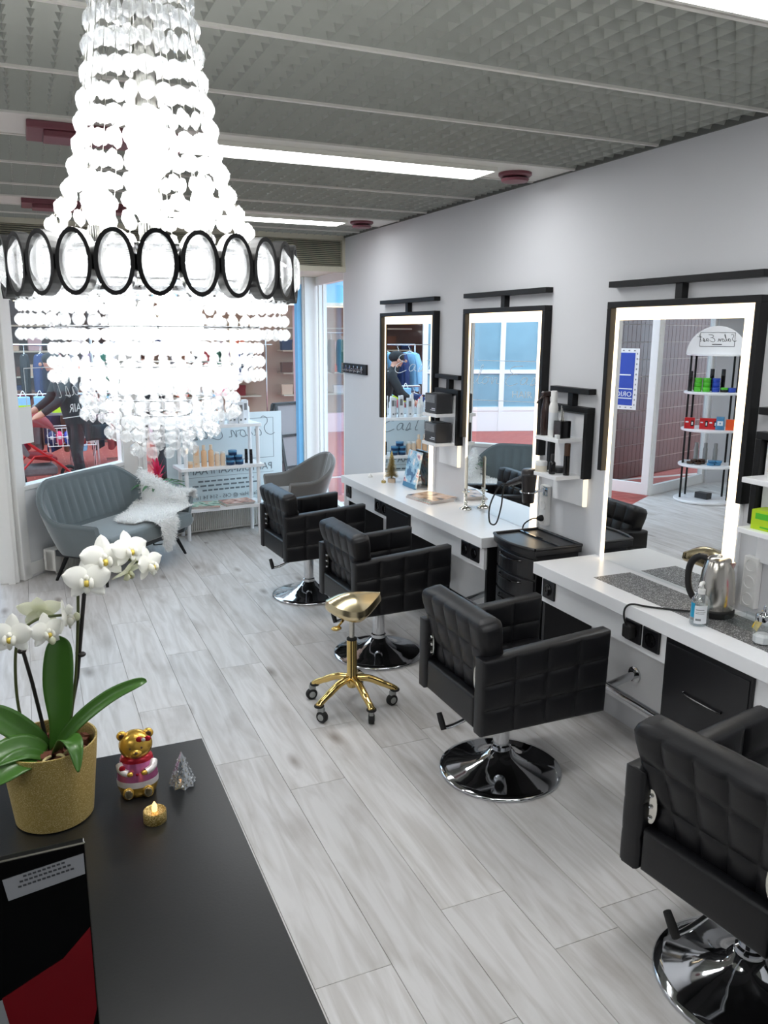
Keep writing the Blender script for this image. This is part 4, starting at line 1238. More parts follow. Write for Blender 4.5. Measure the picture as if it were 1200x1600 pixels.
# reversed vinyl lettering on the window behind the sofa
dc = thing('window_decal', 'white reversed salon lettering on the window behind the sofa', 'lettering', A0+dA*0.98+nA*0.012)
def revA(s_, z): return frame_mtx(dA*s_+V(0, 0, z), -dA, (0, 0, 1))
script_text('Salon East', 0.20, M['decal'], dc, revA(0.1, 1.37), 0.003)
lettering('HAIR', 0.10, M['decal'], dc, revA(-0.15, 1.24))
MB().beam(dA*-0.35+V(0, 0, 1.20), dA*0.45+V(0, 0, 1.20), 0.002, 0.006).build('underline', M['decal'], dc)
MB().beam(dA*-0.75+V(0, 0, 1.62), dA*0.35+V(0, 0, 1.62), 0.002, 0.006).build('border_line', M['decal'], dc)
MB().beam(dA*-0.75+V(0, 0, 1.40), dA*-0.746+V(0, 0, 1.40), 0.002, 0.44).build('border_line', M['decal'], dc)
# decal on front glass seen in the far mirror
dc2 = thing('window_decal', 'white reversed script lettering high on front window above the shelf', 'lettering', fp(0.95, -0.030), ang2)
script_text('Salon East', 0.19, M['decal'], dc2, frame_mtx((0, 0, 1.50), (-1, 0, 0), (0, 0, 1)), 0.003)
MB().box(-0.60, -0.001, 1.78, 0.62, 0.001, 1.786).build('border_line', M['decal'], dc2)
pn = thing('notice_paper', 'blank white paper sheet taped to the window by the door post', 'paper', A0+dA*0.10+nA*0.014+V(0, 0, 1.19))
MB().beam(-dA*0.17, dA*0.17, 0.002, 0.28).build('sheet', M['paper'], pn)

# pink bromeliad in a white pot on a black wire stand behind the sofa
br = thing('potted_bromeliad', 'pink flowering bromeliad on black wire stand at sofa end', 'plant', (1.02, 7.45, 0))
ws = MB()
w = 0.075
for (a, b) in ((-w, -w), (w, -w), (w, w), (-w, w)):
    ws.beam((a, b, 0), (a, b, 0.34), 0.008, 0.008)
for z in (0.004, 0.34):
    for (a, b, c, d) in ((-w, -w, w, -w), (w, -w, w, w), (w, w, -w, w), (-w, w, -w, -w)):
        ws.beam((a, b, z), (c, d, z), 0.008, 0.008)
ws.build('wire_stand', M['blackmetal'], br)
MB().lathe([(0.05, 0.335), (0.065, 0.345), (0.085, 0.485), (0.08, 0.49), (0.07, 0.475), (0.01, 0.465)], 24).build('pot', M['whitep'], br, smooth=40)
def leafmesh(L, W, curve, lift, n=10):
    def fn(u, v):
        s_ = v
        wid = W*math.sin(PI*min(1, 0.12+0.88*s_))**0.7*(1 if s_ < 0.97 else 0.3)
        x = L*s_*(1-0.12*curve*s_); z = lift*s_*L - curve*L*s_*s_
        return (x, (u-0.5)*wid, z+abs(u-0.5)*wid*0.35)
    return MB().grid(fn, 4, n)
rb_ = random.Random(11)
for k in range(14):
    a = 2*PI*k/14+rb_.uniform(-.15, .15)
    lm = leafmesh(0.30+rb_.uniform(-.03, .05), 0.045, 0.75, 0.95)
    lm.build('leaf', M['leaf2'], br, smooth=True, loc=(0, 0, 0.465), rz=a)
for k in range(16):
    a = 2.4*k; up_ = 0.6+0.10*k
    bm = leafmesh(0.105-0.003*k, 0.028, 0.35, up_*1.3)
    bm.build('bract', M['bromel'], br, smooth=True, loc=(0, 0, 0.525+0.009*k), rz=a)
MB().tube([(0, 0, 0.465), (0, 0, 0.68)], 0.012, 8).build('stem', M['orange'], br, smooth=40)

# ---------------------------------------------------------------- things on the far table
tz = TZ
bt = thing('bottle_brush_tree', 'small gold bristle tree ornament at the far end of the table', 'ornament', (2.47, 5.50, tz))
MB().lathe([(0.03, 0), (0.03, 0.028), (0.026, 0.03)], 16).build('base', M['beige'], bt, smooth=40)
MB().cyl((0, 0, 0.03), (0, 0, 0.23), 0.003, n=6).build('trunk', M['brown'], bt)
tb = MB(); rt_ = random.Random(2)
for i in range(1500):
    z = rt_.random()**1.25; a = rt_.uniform(0, 2*PI); r = 0.056*(1-z)*rt_.uniform(.75, 1.05)+0.006
    zz = 0.045+0.185*z
    p = V(0, 0, zz+0.012); q = V(r*math.cos(a), r*math.sin(a), zz-0.004); s_ = V(-math.sin(a), math.cos(a), 0)*0.0012
    tb.add([p-s_, p+s_, q+s_, q-s_], [(0, 1, 2, 3)])
tag(tb.build('bristles', M['goldglitter'], bt), kind='stuff')
for (a, b, lb) in ((2.40, 5.49, 'tiny gold tealight holder in front of the bristle tree'), (2.405, 5.76, 'tiny white cone ornament at the far corner of the table')):
    t = thing('tealight' if 'gold' in lb else 'cone_ornament', lb, 'candle' if 'gold' in lb else 'ornament', (a, b, tz))
    if 'gold' in lb:
        MB().lathe([(0.016, 0), (0.018, 0.012), (0.016, 0.018), (0.012, 0.016)], 14).build('cup', M['goldglitter'], t, smooth=40)
        MB().lathe([(0.004, 0.016), (0.005, 0.022), (0.001, 0.034)], 8).build('flame', M['wax'], t, smooth=40)
    else:
        MB().lathe([(0.018, 0), (0.017, 0.006), (0.008, 0.018), (0.0015, 0.034)], 14).build('cone', M['whitep'], t, smooth=40)
        MB().lathe([(0.019, 0), (0.019, 0.003), (0.016, 0.004)], 14).build('rim', M['silver'], t, smooth=40)
cv = thing('canvas_picture', 'small abstract blue and white canvas leaning on the far mirror', 'picture', (2.50, 5.25, tz))
lean = math.radians(11)
mm = Matrix.Rotation(lean, 4, 'Y')
MB().box(-0.008, -0.10, 0, 0.008, 0.10, 0.27).xf(mm).build('canvas_body', M['art'], cv)
MB().box(-0.0095, -0.10, 0, -0.0082, 0.10, 0.035).xf(mm).build('painted_band', M['jarblue'], cv)
for k in range(4):
    magazine('%s magazine of the fanned pile on the far white table' % ('lowest', 'second lowest', 'second highest', 'topmost')[k], (2.44+0.004*k, 4.80-0.004*k, tz+0.007*k), 0.12+0.05*k, M[('mag3', 'mag2', 'mag1', 'mag1')[k]], th=0.0065, sx=0.21, sy=0.27)
cs = thing('candlestick', 'silver candlestick with a slim white candle on the far table', 'candlestick', (2.515, 4.44, tz))
MB().lathe([(0.038, 0), (0.04, 0.004), (0.036, 0.010), (0.024, 0.016), (0.013, 0.025), (0.009, 0.036), (0.013, 0.044), (0.008, 0.054), (0.007, 0.075), (0.012, 0.082), (0.007, 0.09), (0.009, 0.105), (0.024, 0.112), (0.026, 0.116), (0.012, 0.119), (0.013, 0.135), (0.011, 0.136)], 24).build('holder', M['silver'], cs, smooth=40)
MB().lathe([(0.0105, 0.12), (0.010, 0.325), (0.006, 0.335), (0.002, 0.339)], 16).build('candle', M['wax'], cs, smooth=40)
MB().cyl((0, 0, 0.335), (0, 0, 0.348), 0.0012, n=6).build('wick', M['ink'], cs)

# boxes on the far unit
def blackbox(lb, loc):
    t = thing('glove_box', lb, 'box', loc, group='dark cartons on the small shelf')
    MB().box(-0.06, -0.085, 0, 0.06, 0.085, 0.13).build('carton', M['greydark'], t, bevel=0.006)
    MB().box(-0.0612, -0.06, 0.07, -0.06, 0.07, 0.122).build('picture_print', M['printgrey'], t)
    MB().box(-0.02, -0.05, 0.13, 0.03, 0.05, 0.134).build('tissue', M['printgrey'], t, bevel=0.002)
    tx = MB()
    for k in range(5): tx.box(-0.0612, 0.074, 0.02+k*0.012, -0.06, 0.08, 0.028+k*0.012)
    tx.box(-0.0612, -0.07, 0.03, -0.06, -0.02, 0.036).box(-0.0612, -0.07, 0.02, -0.06, 0.0, 0.024)
    tx.build('caption_print', M['label'], t)
blackbox('dark grey carton on upper board of the far T shelf', (2.505, 4.825, 1.382))
blackbox('dark grey carton on lower board of the far T shelf', (2.505, 4.825, 1.190))

# things on the middle unit
sp = thing('spray_bottle', 'dark brown continuous spray bottle on the middle T shelf', 'spray bottle', (2.475, 3.548, 1.382))
MB().lathe([(0.024, 0), (0.026, 0.004), (0.027, 0.13), (0.022, 0.16), (0.017, 0.185), (0.017, 0.20)], 20).build('body', M['amber'], sp, smooth=45)
MB().box(-0.03, -0.014, 0.20, 0.024, 0.014, 0.228).build('head', M['amber'], sp, bevel=0.007)
MB().tube(bez([(-0.016, 0.004, 0.205), (-0.035, 0.01, 0.19), (-0.05, 0.016, 0.165)], 5), [0.006, 0.006, 0.005, 0.005, 0.005, 0.005, 0.004, 0.004, 0.004, 0.004, 0.003], 8).build('trigger', M['amber'], sp, smooth=40)
bottle('lotion_bottle', 'tall white lotion bottle beside the dark spray bottle', 'bottle', (2.475, 3.483, 1.382), 0.024, 0.235, 0.62, caph=0.24, labelm=M['label'])
cp = thing('tool_pot', 'black square pot holding silver combs on the middle T shelf', 'pot', (2.485, 3.415, 1.382))
MB().prism([(-0.032, -0.032), (0.032, -0.032), (0.032, 0.032), (-0.032, 0.032)], 'z', 0, 0.088).build('pot', M['blackglossy'], cp, bevel=0.004)
for k in range(3):
    MB().tube([(-0.006+0.006*k, 0.004-0.006*k, 0.05), (-0.01+0.008*k, 0.004*k, 0.165-0.015*k)], [0.0035, 0.003], 8).build('comb_handle', M['silver'], cp, smooth=40)
MB().box(-0.012, -0.012, 0, 0.012, 0.012, 0.024)
wc_ = thing('white_cube', 'tiny white block on the front edge of the middle T shelf', 'block', (2.443, 3.395, 1.382))
MB().box(-0.009, -0.011, 0, 0.009, 0.011, 0.02).build('block', M['whitep'], wc_, bevel=0.001)
MB().box(-0.0095, -0.007, 0.004, -0.009, 0.007, 0.016).build('face', M['label'], wc_)
jar('cream_jar', 'white cream jar on the lower board of the middle T shelf', (2.46, 3.548, 1.190), 0.031, 0.055, M['wax'], M['whitep'])
jar('dark_tin', 'flat dark tin behind the dropper bottle on the middle T shelf', (2.53, 3.49, 1.190), 0.033, 0.03, M['black'], M['greydark'])
bottle('dropper_bottle', 'small black dropper bottle on the middle T shelf', 'bottle', (2.465, 3.455, 1.190), 0.017, 0.105, 0.5, cap=M['black'], body=M['blackglossy'], caph=0.35)
can('aerosol_can', 'slim tall black can at near end of the middle T shelf', 'can', (2.51, 3.395, 1.190), 0.0165, 0.165, M['blackglossy'], M['brown'], 0.38)

# wall socket strips
def strip(label, y, z0, z1, n):
    t = thing('power_strip', label, 'power strip', (WX, y, z0))
    MB().box(-0.03, -0.035, 0, -0.001, 0.035, z1-z0).build('housing', M['whitep'], t, bevel=0.005)
    for k in range(n):
        zc = (z1-z0)*(k+0.5)/n
        c = MB().lathe([(0.027, 0), (0.027, 0.003), (0.022, 0.003), (0.020, -0.004)], 22, c=(-0.0305, 0, zc), rot=Matrix.Rotation(-PI/2, 3, 'Y')).build('socket', M['whitep'], t, smooth=40)
        for s_ in (-1, 1):
            MB().cyl((-0.0275, 0.009*s_, zc), (-0.024, 0.009*s_, zc), 0.003, n=8).build('pin_hole', M['ink'], c)
    return t
strip('white power strip with dryer plug beside the middle mirror', 3.672, 0.86, 1.085, 3)
strip('white triple power strip on the wall behind the kettle', 2.245, 0.835, 1.045, 3)

# hair dryer hanging in a ring holder on the strip
hd = thing('hair_dryer', 'black hair dryer hanging nose down in a holder at the middle mirror', 'hair dryer', (2.46, 3.655, 1.0))
MB().lathe([(0.030, 0.0), (0.032, 0.002), (0.038, 0.10), (0.042, 0.135), (0.042, 0.175), (0.036, 0.185), (0.03, 0.187)], 22).build('barrel', M['dryer'], hd, smooth=45)
MB().lathe([(0.041, 0.150), (0.0435, 0.152), (0.0435, 0.16), (0.041, 0.162)], 22).build('ring_band', M['greydark'], hd, smooth=45)
MB().tube(bez([(-0.02, 0.02, 0.13), (-0.03, 0.06, 0.115), (-0.045, 0.13, 0.085)], 5), [0.022]*4+[0.019]*4+[0.017]*3, 12).build('handle', M['dryer'], hd, smooth=50)
MB().tube(bez([(-0.045, 0.13, 0.085), (-0.06, 0.20, 0.06), (-0.075, 0.27, -0.06), (-0.075, 0.27, -0.16), (-0.05, 0.24, -0.165), (-0.045, 0.20, -0.06), (-0.05, 0.16, 0.07), (-0.03, 0.05, 0.06)], 8), 0.0045, 8).build('cord', M['rubber'], hd, smooth=40)
ho = thing('dryer_holder', 'chrome ring holder carrying the black hair dryer', 'holder', (2.46, 3.655, 1.06))
ring = [(0.045*math.cos(2*PI*k/24), 0.045*math.sin(2*PI*k/24), 0) for k in range(25)]
MB().tube(ring, 0.004, 8).build('ring', M['chrome'], ho, smooth=40)
MB().box(0.043, -0.008, -0.006, 0.109, 0.008, 0.006).build('arm', M['chrome'], ho)
MB().box(0.108, -0.02, -0.03, 0.112, 0.02, 0.02).build('plate', M['chrome'], ho)
cd = thing('plug_cord', 'black plug and short cord in the white strip below the dryer', 'cord', (2.545, 3.672, 0.90))
MB().lathe([(0.018, 0), (0.018, 0.012), (0.01, 0.03)], 16, c=(0.024, 0, 0), rot=Matrix.Rotation(-PI/2, 3, 'Y')).build('plug', M['rubber'], cd, smooth=40)
MB().tube(bez([(-0.004, 0, 0), (-0.03, 0.02, -0.005), (-0.06, 0.05, -0.04), (-0.065, 0.06, -0.095)], 6), 0.004, 8).build('cord', M['rubber'], cd, smooth=40)
# coat rack
cr_ = thing('coat_rack', 'small black wall rack with chrome hooks near the window', 'coat rack', (WX, 6.55, 1.60))
MB().box(-0.018, -0.265, -0.042, 0, 0.265, 0.042).build('board', M['blackmetal'], cr_, bevel=0.003)
for k in range(5):
    y = -0.18+k*0.09
    h = MB().box(-0.028, y-0.012, -0.03, -0.018, y+0.012, 0.025).build('hook', M['chrome'], cr_, bevel=0.003)
    MB().tube(bez([(-0.026, y, -0.012), (-0.05, y, -0.014), (-0.055, y, 0.008)], 5), 0.005, 8).build('hook_tip', M['chrome'], h, smooth=40)
MB().box(-0.024, -0.21, -0.004, -0.018, 0.21, 0.004).build('rail', M['chrome'], cr_)

# ---------------------------------------------------------------- things on the near table
mt = thing('glitter_mat', 'dark grey glitter mat lying on the near white table', 'mat', (0, 0, tz))
MB().box(2.335, 1.30, 0.0, 2.545, 2.905, 0.0015).build('mat_sheet', M['matglit'], mt)
kt = thing('kettle', 'stainless steel electric kettle with black handle on the grey mat', 'kettle', (2.465, 2.305, tz+0.002), math.radians(28))
MB().lathe([(0.072, 0), (0.075, 0.006), (0.075, 0.026), (0.071, 0.030)], 36).build('power_base', M['rubber'], kt, smooth=40)
MB().lathe([(0.070, 0.030), (0.073, 0.036), (0.0735, 0.06), (0.070, 0.12), (0.061, 0.18), (0.052, 0.215), (0.047, 0.226)], 40).build('body', M['steel'], kt, smooth=45)
MB().lathe([(0.047, 0.225), (0.046, 0.232), (0.036, 0.238), (0.012, 0.240), (0.009, 0.248), (0.004, 0.25)], 32).build('lid', M['steel'], kt, smooth=40)
MB().add([(-0.018, -0.046, 0.224), (0.018, -0.046, 0.224), (0, -0.066, 0.226), (-0.02, -0.050, 0.19), (0.02, -0.050, 0.19), (0, -0.054, 0.188)], [(0, 1, 2), (0, 2, 5, 3), (2, 1, 4, 5), (3, 5, 4), (1, 0, 3, 4)]).build('spout', M['steel'], kt)
MB().tube(bez([(0, 0.042, 0.222), (0, 0.075, 0.228), (0, 0.105, 0.20), (0, 0.115, 0.15), (0, 0.108, 0.09), (0, 0.085, 0.05), (0, 0.068, 0.045)], 6), [0.012]*6+[0.014]*12+[0.013]*12+[0.010]*7, 12).build('handle', M['rubber'], kt, smooth=50)
MB().box(-0.009, 0.045, 0.224, 0.009, 0.075, 0.240).build('switch', M['dryer'], kt, bevel=0.003)
kc = thing('extension_cable', 'black kettle cable running over the table edge to the socket', 'cord', (0, 0, 0))
MB().tube(bez([(2.40, 2.345, tz+0.008), (2.34, 2.40, tz+0.006), (2.27, 2.47, tz+0.006), (2.228, 2.515, tz+0.008), (2.207, 2.53, tz-0.01), (2.203, 2.53, tz-0.05), (2.225, 2.53, 0.70)], 8), 0.0042, 8).build('cable', M['rubber'], kc, smooth=40)
MB().box(2.215, 2.505, 0.655, 2.252, 2.555, 0.715).build('plug', M['rubber'], kc, bevel=0.008)
sn = thing('sanitizer_bottle', 'clear hand sanitizer pump bottle with blue and white label', 'bottle', (2.325, 2.245, tz+0.002), math.radians(205))
MB().lathe([(0.040, 0), (0.043, 0.004), (0.043, 0.085), (0.040, 0.10), (0.028, 0.116), (0.014, 0.124), (0.014, 0.128)], 28, flat=0.8).build('bottle_body', M['bottleclear'], sn, smooth=45)
MB().lathe([(0.039, 0.003), (0.041, 0.006), (0.041, 0.075)], 28, flat=0.8).build('gel', clearmat('clear_gel', (0.93, 0.96, 0.97, 1), 0.01), sn, smooth=45)
lbm = MB()
def arcband(mb, r, a0, a1, z0, z1, flat=0.8, n=10):
    mb.grid(lambda u, v: (r*math.cos(a0+(a1-a0)*u), r*math.sin(a0+(a1-a0)*u)*flat, z0+(z1-z0)*v), n, 1)
arcband(lbm, 0.0437, math.radians(-8), math.radians(70), 0.012, 0.084); lbm.build('label', M['label'], sn)
lb2 = MB(); arcband(lb2, 0.0438, math.radians(-42), math.radians(-8), 0.034, 0.092); lb2.build('blue_label', M['cyan'], sn)
lb3 = MB()
for (a, b, z0, z1) in ((0, 50, 0.066, 0.069), (0, 58, 0.058, 0.060), (0, 52, 0.052, 0.054), (2, 34, 0.024, 0.032)): arcband(lb3, 0.0440, math.radians(a), math.radians(b), z0, z1, n=4)
lb3.build('label_print', M['printgrey'], sn)
MB().lathe([(0.0145, 0.122), (0.0145, 0.140), (0.009, 0.142), (0.007, 0.155), (0.007, 0.158)], 16).build('pump_collar', M['whitep'], sn, smooth=40)
MB().tube(bez([(-0.012, 0, 0.162), (0.01, 0, 0.163), (0.025, 0, 0.155)], 4), [0.008]*5+[0.006]*4, 10).build('pump_head', M['whitep'], sn, smooth=40)
su = thing('sugar_dispenser', 'glass sugar shaker with chrome lid at the right photo edge', 'sugar shaker', (2.39, 2.0, tz+0.002))
MB().lathe([(0.032, 0), (0.036, 0.003), (0.036, 0.05), (0.030, 0.085), (0.030, 0.09)], 8).build('glass_jar', M['bottleclear'], su)
MB().lathe([(0.030, 0.003), (0.034, 0.004), (0.034, 0.028), (0.02, 0.036)], 8).build('sugar', M['sugar'], su)
MB().lathe([(0.031, 0.086), (0.032, 0.105), (0.028, 0.112), (0.008, 0.118), (0.0075, 0.14), (0.004, 0.145)], 24).build('lid', M['chrome'], su, smooth=40)
ay = thing('acrylic_tray', 'clear acrylic tray with cards beside the kettle', 'tray', (2.50, 2.12, tz+0.002))
MB().box(-0.06, -0.11, 0, 0.06, 0.11, 0.003).build('tray_floor', M['clear'], ay)
for (a, b, c, d) in ((-0.06, -0.11, -0.057, 0.11), (0.057, -0.11, 0.06, 0.11), (-0.06, -0.11, 0.06, -0.107), (-0.06, 0.107, 0.06, 0.11)):
    MB().box(a, b, 0.003, c, d, 0.026).build('tray_wall', M['clear'], ay)
def card(name, label, loc, sy, sz, m, rz, tilt):
    t = thing(name, label, 'card', loc, rz)
    MB().box(-0.001, -sy/2, 0, 0.001, sy/2, sz).xf(Matrix.Rotation(tilt, 4, 'Y')).build('card_face', m, t)
    MB().box(-0.0016, -sy*0.3, sz*0.5, -0.001, sy*0.3, sz*0.7).xf(Matrix.Rotation(tilt, 4, 'Y')).build('print', M['brown'], t)
card('yellow_card', 'yellow printed sachet leaning in the acrylic tray', (2.47, 2.11, tz+0.005), 0.05, 0.075, M['yellow'], -0.5, 0.45)
card('pink_card', 'pink card standing behind the sugar shaker', (2.52, 2.055, tz+0.005), 0.05, 0.16, M['magenta'], -0.6, 0.1)
card('beige_card', 'beige card stack leaning in front of the pink card', (2.505, 2.045, tz+0.005), 0.045, 0.12, M['beige'], -0.6, 0.12)
carton('lime_box', 'lime green carton on the lower board of the near T shelf', 'box', (2.50, 2.12, 1.190), 0.08, 0.10, 0.075, M['lime'], 0.1, None, M['green'])
bottle('white_bottle', 'white bottle on the upper board of the near T shelf', 'bottle', (2.50, 2.12, 1.382), 0.026, 0.17, 0.5, labelm=M['beige'])
# ---------------------------------------------------------------- reception desk and what stands on it
DZ = 1.05
dk = thing('reception_desk', 'black laminate reception desk in the lower left corner', 'desk', (0, 0, 0))
MB().box(-1.25, 0.30, DZ-0.03, 0.283, 1.612, DZ).build('desk_top', M['desk'], dk, bevel=0.0015)
MB().box(-1.20, 1.55, 0.0, 0.25, 1.58, DZ-0.03).build('front_panel', M['desk'], dk)
MB().box(0.225, 0.34, 0.0, 0.25, 1.55, DZ-0.03).build('side_panel', M['desk'], dk)
MB().box(-1.20, 0.34, 0.0, -1.175, 1.55, DZ-0.03).build('side_panel', M['desk'], dk)

OX, OY = -0.015, 1.435
orc = thing('potted_orchid', 'white orchid in a gold glitter pot on the black desk', 'orchid', (OX, OY, DZ))
MB().lathe([(0.062, 0), (0.066, 0.003), (0.081, 0.143), (0.081, 0.146), (0.078, 0.146), (0.073, 0.11), (0.03, 0.10)], 48).build('pot', M['goldpot'], orc, smooth=40)
MB().lathe([(0.073, 0.105), (0.0755, 0.142), (0.0745, 0.142), (0.070, 0.105)], 40).build('inner_pot', M['clear'], orc, smooth=40)
bk_ = MB(); ro = random.Random(9)
for i in range(170):
    a = ro.uniform(0, 2*PI); r = 0.068*math.sqrt(ro.random())
    bk_.obox((r*math.cos(a), r*math.sin(a), 0.108+ro.uniform(0, 0.018)), (ro.uniform(.010, .02), ro.uniform(.008, .014), ro.uniform(.006, .012)), Matrix.Rotation(ro.uniform(0, 3), 3, 'Z') @ Matrix.Rotation(ro.uniform(-.7, .7), 3, 'X'))
tag(bk_.build('bark_chips', M['bark'], orc), kind='stuff')
for (p, q, r_) in (((0.0, -0.03, 0.128), (-0.01, -0.055, 0.135), (-0.015, -0.068, 0.122)), ((0.012, -0.03, 0.128), (0.02, -0.05, 0.136), (0.028, -0.064, 0.125)), ((0.02, -0.02, 0.12), (0.035, -0.04, 0.14), (0.045, -0.05, 0.125))):
    MB().tube(bez([p, q, r_], 5), 0.0028, 7).build('aerial_root', M['root'], orc, smooth=40)
def orchid_leaf(pts, wid, twist=(0, 0, 1), peak=0.85):
    P_ = bez(pts, 8); n = len(P_)
    tw = Vector(twist)
    def fn(u, v):
        i = min(int(v*(n-1)), n-2); fr = v*(n-1)-i
        p = P_[i].lerp(P_[i+1], fr); d = (P_[i+1]-P_[i]).normalized()
        s_ = d.cross(tw).normalized(); up_ = s_.cross(d)
        w = wid*(math.sin(PI*(0.10+0.90*v)**peak)**0.8 if v < 0.995 else 0.05)
        t_ = u*2-1
        return p+s_*t_*w/2+up_*(abs(t_)**1.5)*w*0.16
    m = MB().grid(fn, 8, 22)
    o = m.build('leaf', M['leaf'], orc, smooth=True)
    sd = o.modifiers.new('thickness', 'SOLIDIFY'); sd.thickness = 0.0016
    return o
orchid_leaf([(0.005, 0, 0.12), (0.02, 0.0, 0.18), (0.022, 0.0, 0.25), (0.028, 0.0, 0.315), (0.03, 0.0, 0.335)], 0.050, (0.15, -1, 0.1), 1.35)
orchid_leaf([(0.01, 0, 0.125), (0.05, -0.01, 0.175), (0.105, -0.015, 0.215), (0.155, -0.02, 0.235), (0.17, -0.02, 0.234)], 0.025, (-0.3, -0.8, 0.5))
orchid_leaf([(-0.005, 0, 0.125), (-0.035, -0.005, 0.165), (-0.075, -0.01, 0.205), (-0.115, -0.015, 0.222), (-0.15, -0.02, 0.22)], 0.045, (0.2, -0.8, 0.6))
orchid_leaf([(-0.005, -0.01, 0.125), (-0.04, -0.03, 0.152), (-0.085, -0.055, 0.155), (-0.13, -0.075, 0.14)], 0.05, (0.1, -0.55, 0.8))
orchid_leaf([(-0.005, -0.02, 0.12), (-0.04, -0.055, 0.142), (-0.08, -0.08, 0.135), (-0.115, -0.09, 0.12)], 0.045, (0.1, -0.55, 0.8))
orchid_leaf([(0.012, -0.01, 0.125), (0.030, -0.045, 0.162), (0.040, -0.075, 0.160), (0.042, -0.098, 0.125)], 0.034, (0.2, -0.5, 0.9))
orchid_leaf([(-0.01, 0.01, 0.125), (-0.05, 0.03, 0.17), (-0.09, 0.04, 0.16)], 0.035)
MB().tube([(0.02, 0, 0.11), (0.055, 0.01, 0.25), (0.083, 0.012, 0.44)], 0.0036, 8).build('stake', M['stake'], orc, smooth=40)
MB().tube([(0.0, 0.01, 0.11), (-0.018, 0.012, 0.25), (-0.032, 0.014, 0.335)], 0.0033, 8).build('stake', M['stake'], orc, smooth=40)
MB().tube(bez([(0.028, 0.0, 0.12), (0.052, 0.005, 0.25), (0.064, 0.006, 0.36), (0.072, 0.004, 0.44), (0.10, 0.0, 0.465), (0.145, 0.0, 0.462), (0.185, 0.0, 0.445)], 7), 0.0026, 8).build('stem', M['stem'], orc, smooth=40)
MB().tube(bez([(-0.02, 0.0, 0.12), (-0.042, 0.006, 0.2), (-0.042, 0.008, 0.29), (-0.03, 0.004, 0.345), (0.0, 0.0, 0.37), (0.04, 0.0, 0.372)], 7), 0.0026, 8).build('stem', M['stem'], orc, smooth=40)
for (p, r_) in (((0.065, 0.008, 0.292), 0.0075), ((-0.03, 0.012, 0.312), 0.0075)):
    MB().lathe([(r_*0.7, -0.003), (r_, -0.001), (r_, 0.002), (r_*0.7, 0.004)], 12, c=p).build('stem_clip', M['stake'], orc, smooth=40)
def petal(L, W, cup, n=8):
    def fn(u, v):
        t_ = u*2-1
        w = W*math.sin(PI*min(0.999, (0.10+0.90*v)**0.9))**0.6
        return V(t_*w/2, L*v, cup*L*(v*v*0.6)-0.10*W*t_*t_)
    return MB().grid(fn, 6, n)
FL = {}
def flower(p, face, size=1.0, m=None, roll_=0.0):
    key = (m or M['petal']).name
    z = Vector(face).normalized(); x = Vector((0, 0, 1)).cross(z).normalized(); y = z.cross(x)
    R = Matrix((x, y, z)).transposed().to_4x4()
    S = Matrix.Translation(Vector(p)) @ R @ Matrix.Rotation(roll_, 4, 'Z') @ Matrix.Scale(size, 4)
    if key not in FL:
        mb = MB()
        for (ang, L, W, cup, dz) in ((0, 0.037, 0.025, -0.12, -0.002), (135, 0.035, 0.021, -0.15, -0.002), (-135, 0.035, 0.021, -0.15, -0.002), (76, 0.037, 0.036, 0.14, 0.002), (-76, 0.037, 0.036, 0.14, 0.002)):
            q = petal(L, W, cup); q.xf(Matrix.Translation((0, 0, dz)) @ Matrix.Rotation(math.radians(ang), 4, 'Z'))
            mb.add(q.v, q.f)
        lp = MB()
        lp.ell((0, -0.006, 0.008), (0.0045, 0.006, 0.005), 10, 6)
        l2 = MB()
        for sg in (-1, 1): l2.ell((sg*0.007, -0.006, 0.009), (0.004, 0.009, 0.007), 8, 6)
        l2.ell((0, -0.016, 0.006), (0.005, 0.007, 0.003), 8, 6).ell((0, 0.003, 0.007), (0.004, 0.005, 0.006), 8, 6)
        FL[key] = (mb.mesh('flower', m or M['petal'], True), lp.mesh('lip', M['lip'], True), l2.mesh('lip_lobe', m or M['petal'], True))
    a, b, c = FL[key]
    o = link('flower', a, orc); o.matrix_local = S
    for d, nm in ((b, 'lip'), (c, 'lip_lobe')):
        link(nm, d, o)
cf = V(-0.05, -1, 0.22)
flower((0.113, -0.01, 0.468), cf+V(0.15, 0, 0), 1.12)
flower((0.082, -0.025, 0.438), cf+V(-0.1, 0, 0.05), 1.1)
flower((0.156, -0.005, 0.478), cf+V(0.5, 0, 0.1), 0.95)
flower((0.188, -0.01, 0.449), V(0.8, -0.8, 0.15), 0.9)
flower((0.152, -0.002, 0.438), V(0.5, -0.5, -0.7), 0.85, M['petalg'])
flower((-0.043, -0.02, 0.353), cf+V(-0.3, 0, 0), 1.0)
flower((0.004, 0.015, 0.382), V(0.1, 0.9, 0.5), 1.0, M['petalg'])
flower((0.013, -0.012, 0.350), cf+V(0.5, 0, -0.1), 0.88)
flower((0.045, -0.005, 0.368), V(0.95, -0.3, 0.0), 0.88)
for p in ((0.062, 0.0, 0.366), (0.02, -0.02, 0.336)):
    MB().ell(p, (0.006, 0.006, 0.008), 10, 7).build('bud', M['petalg'], orc, smooth=True)

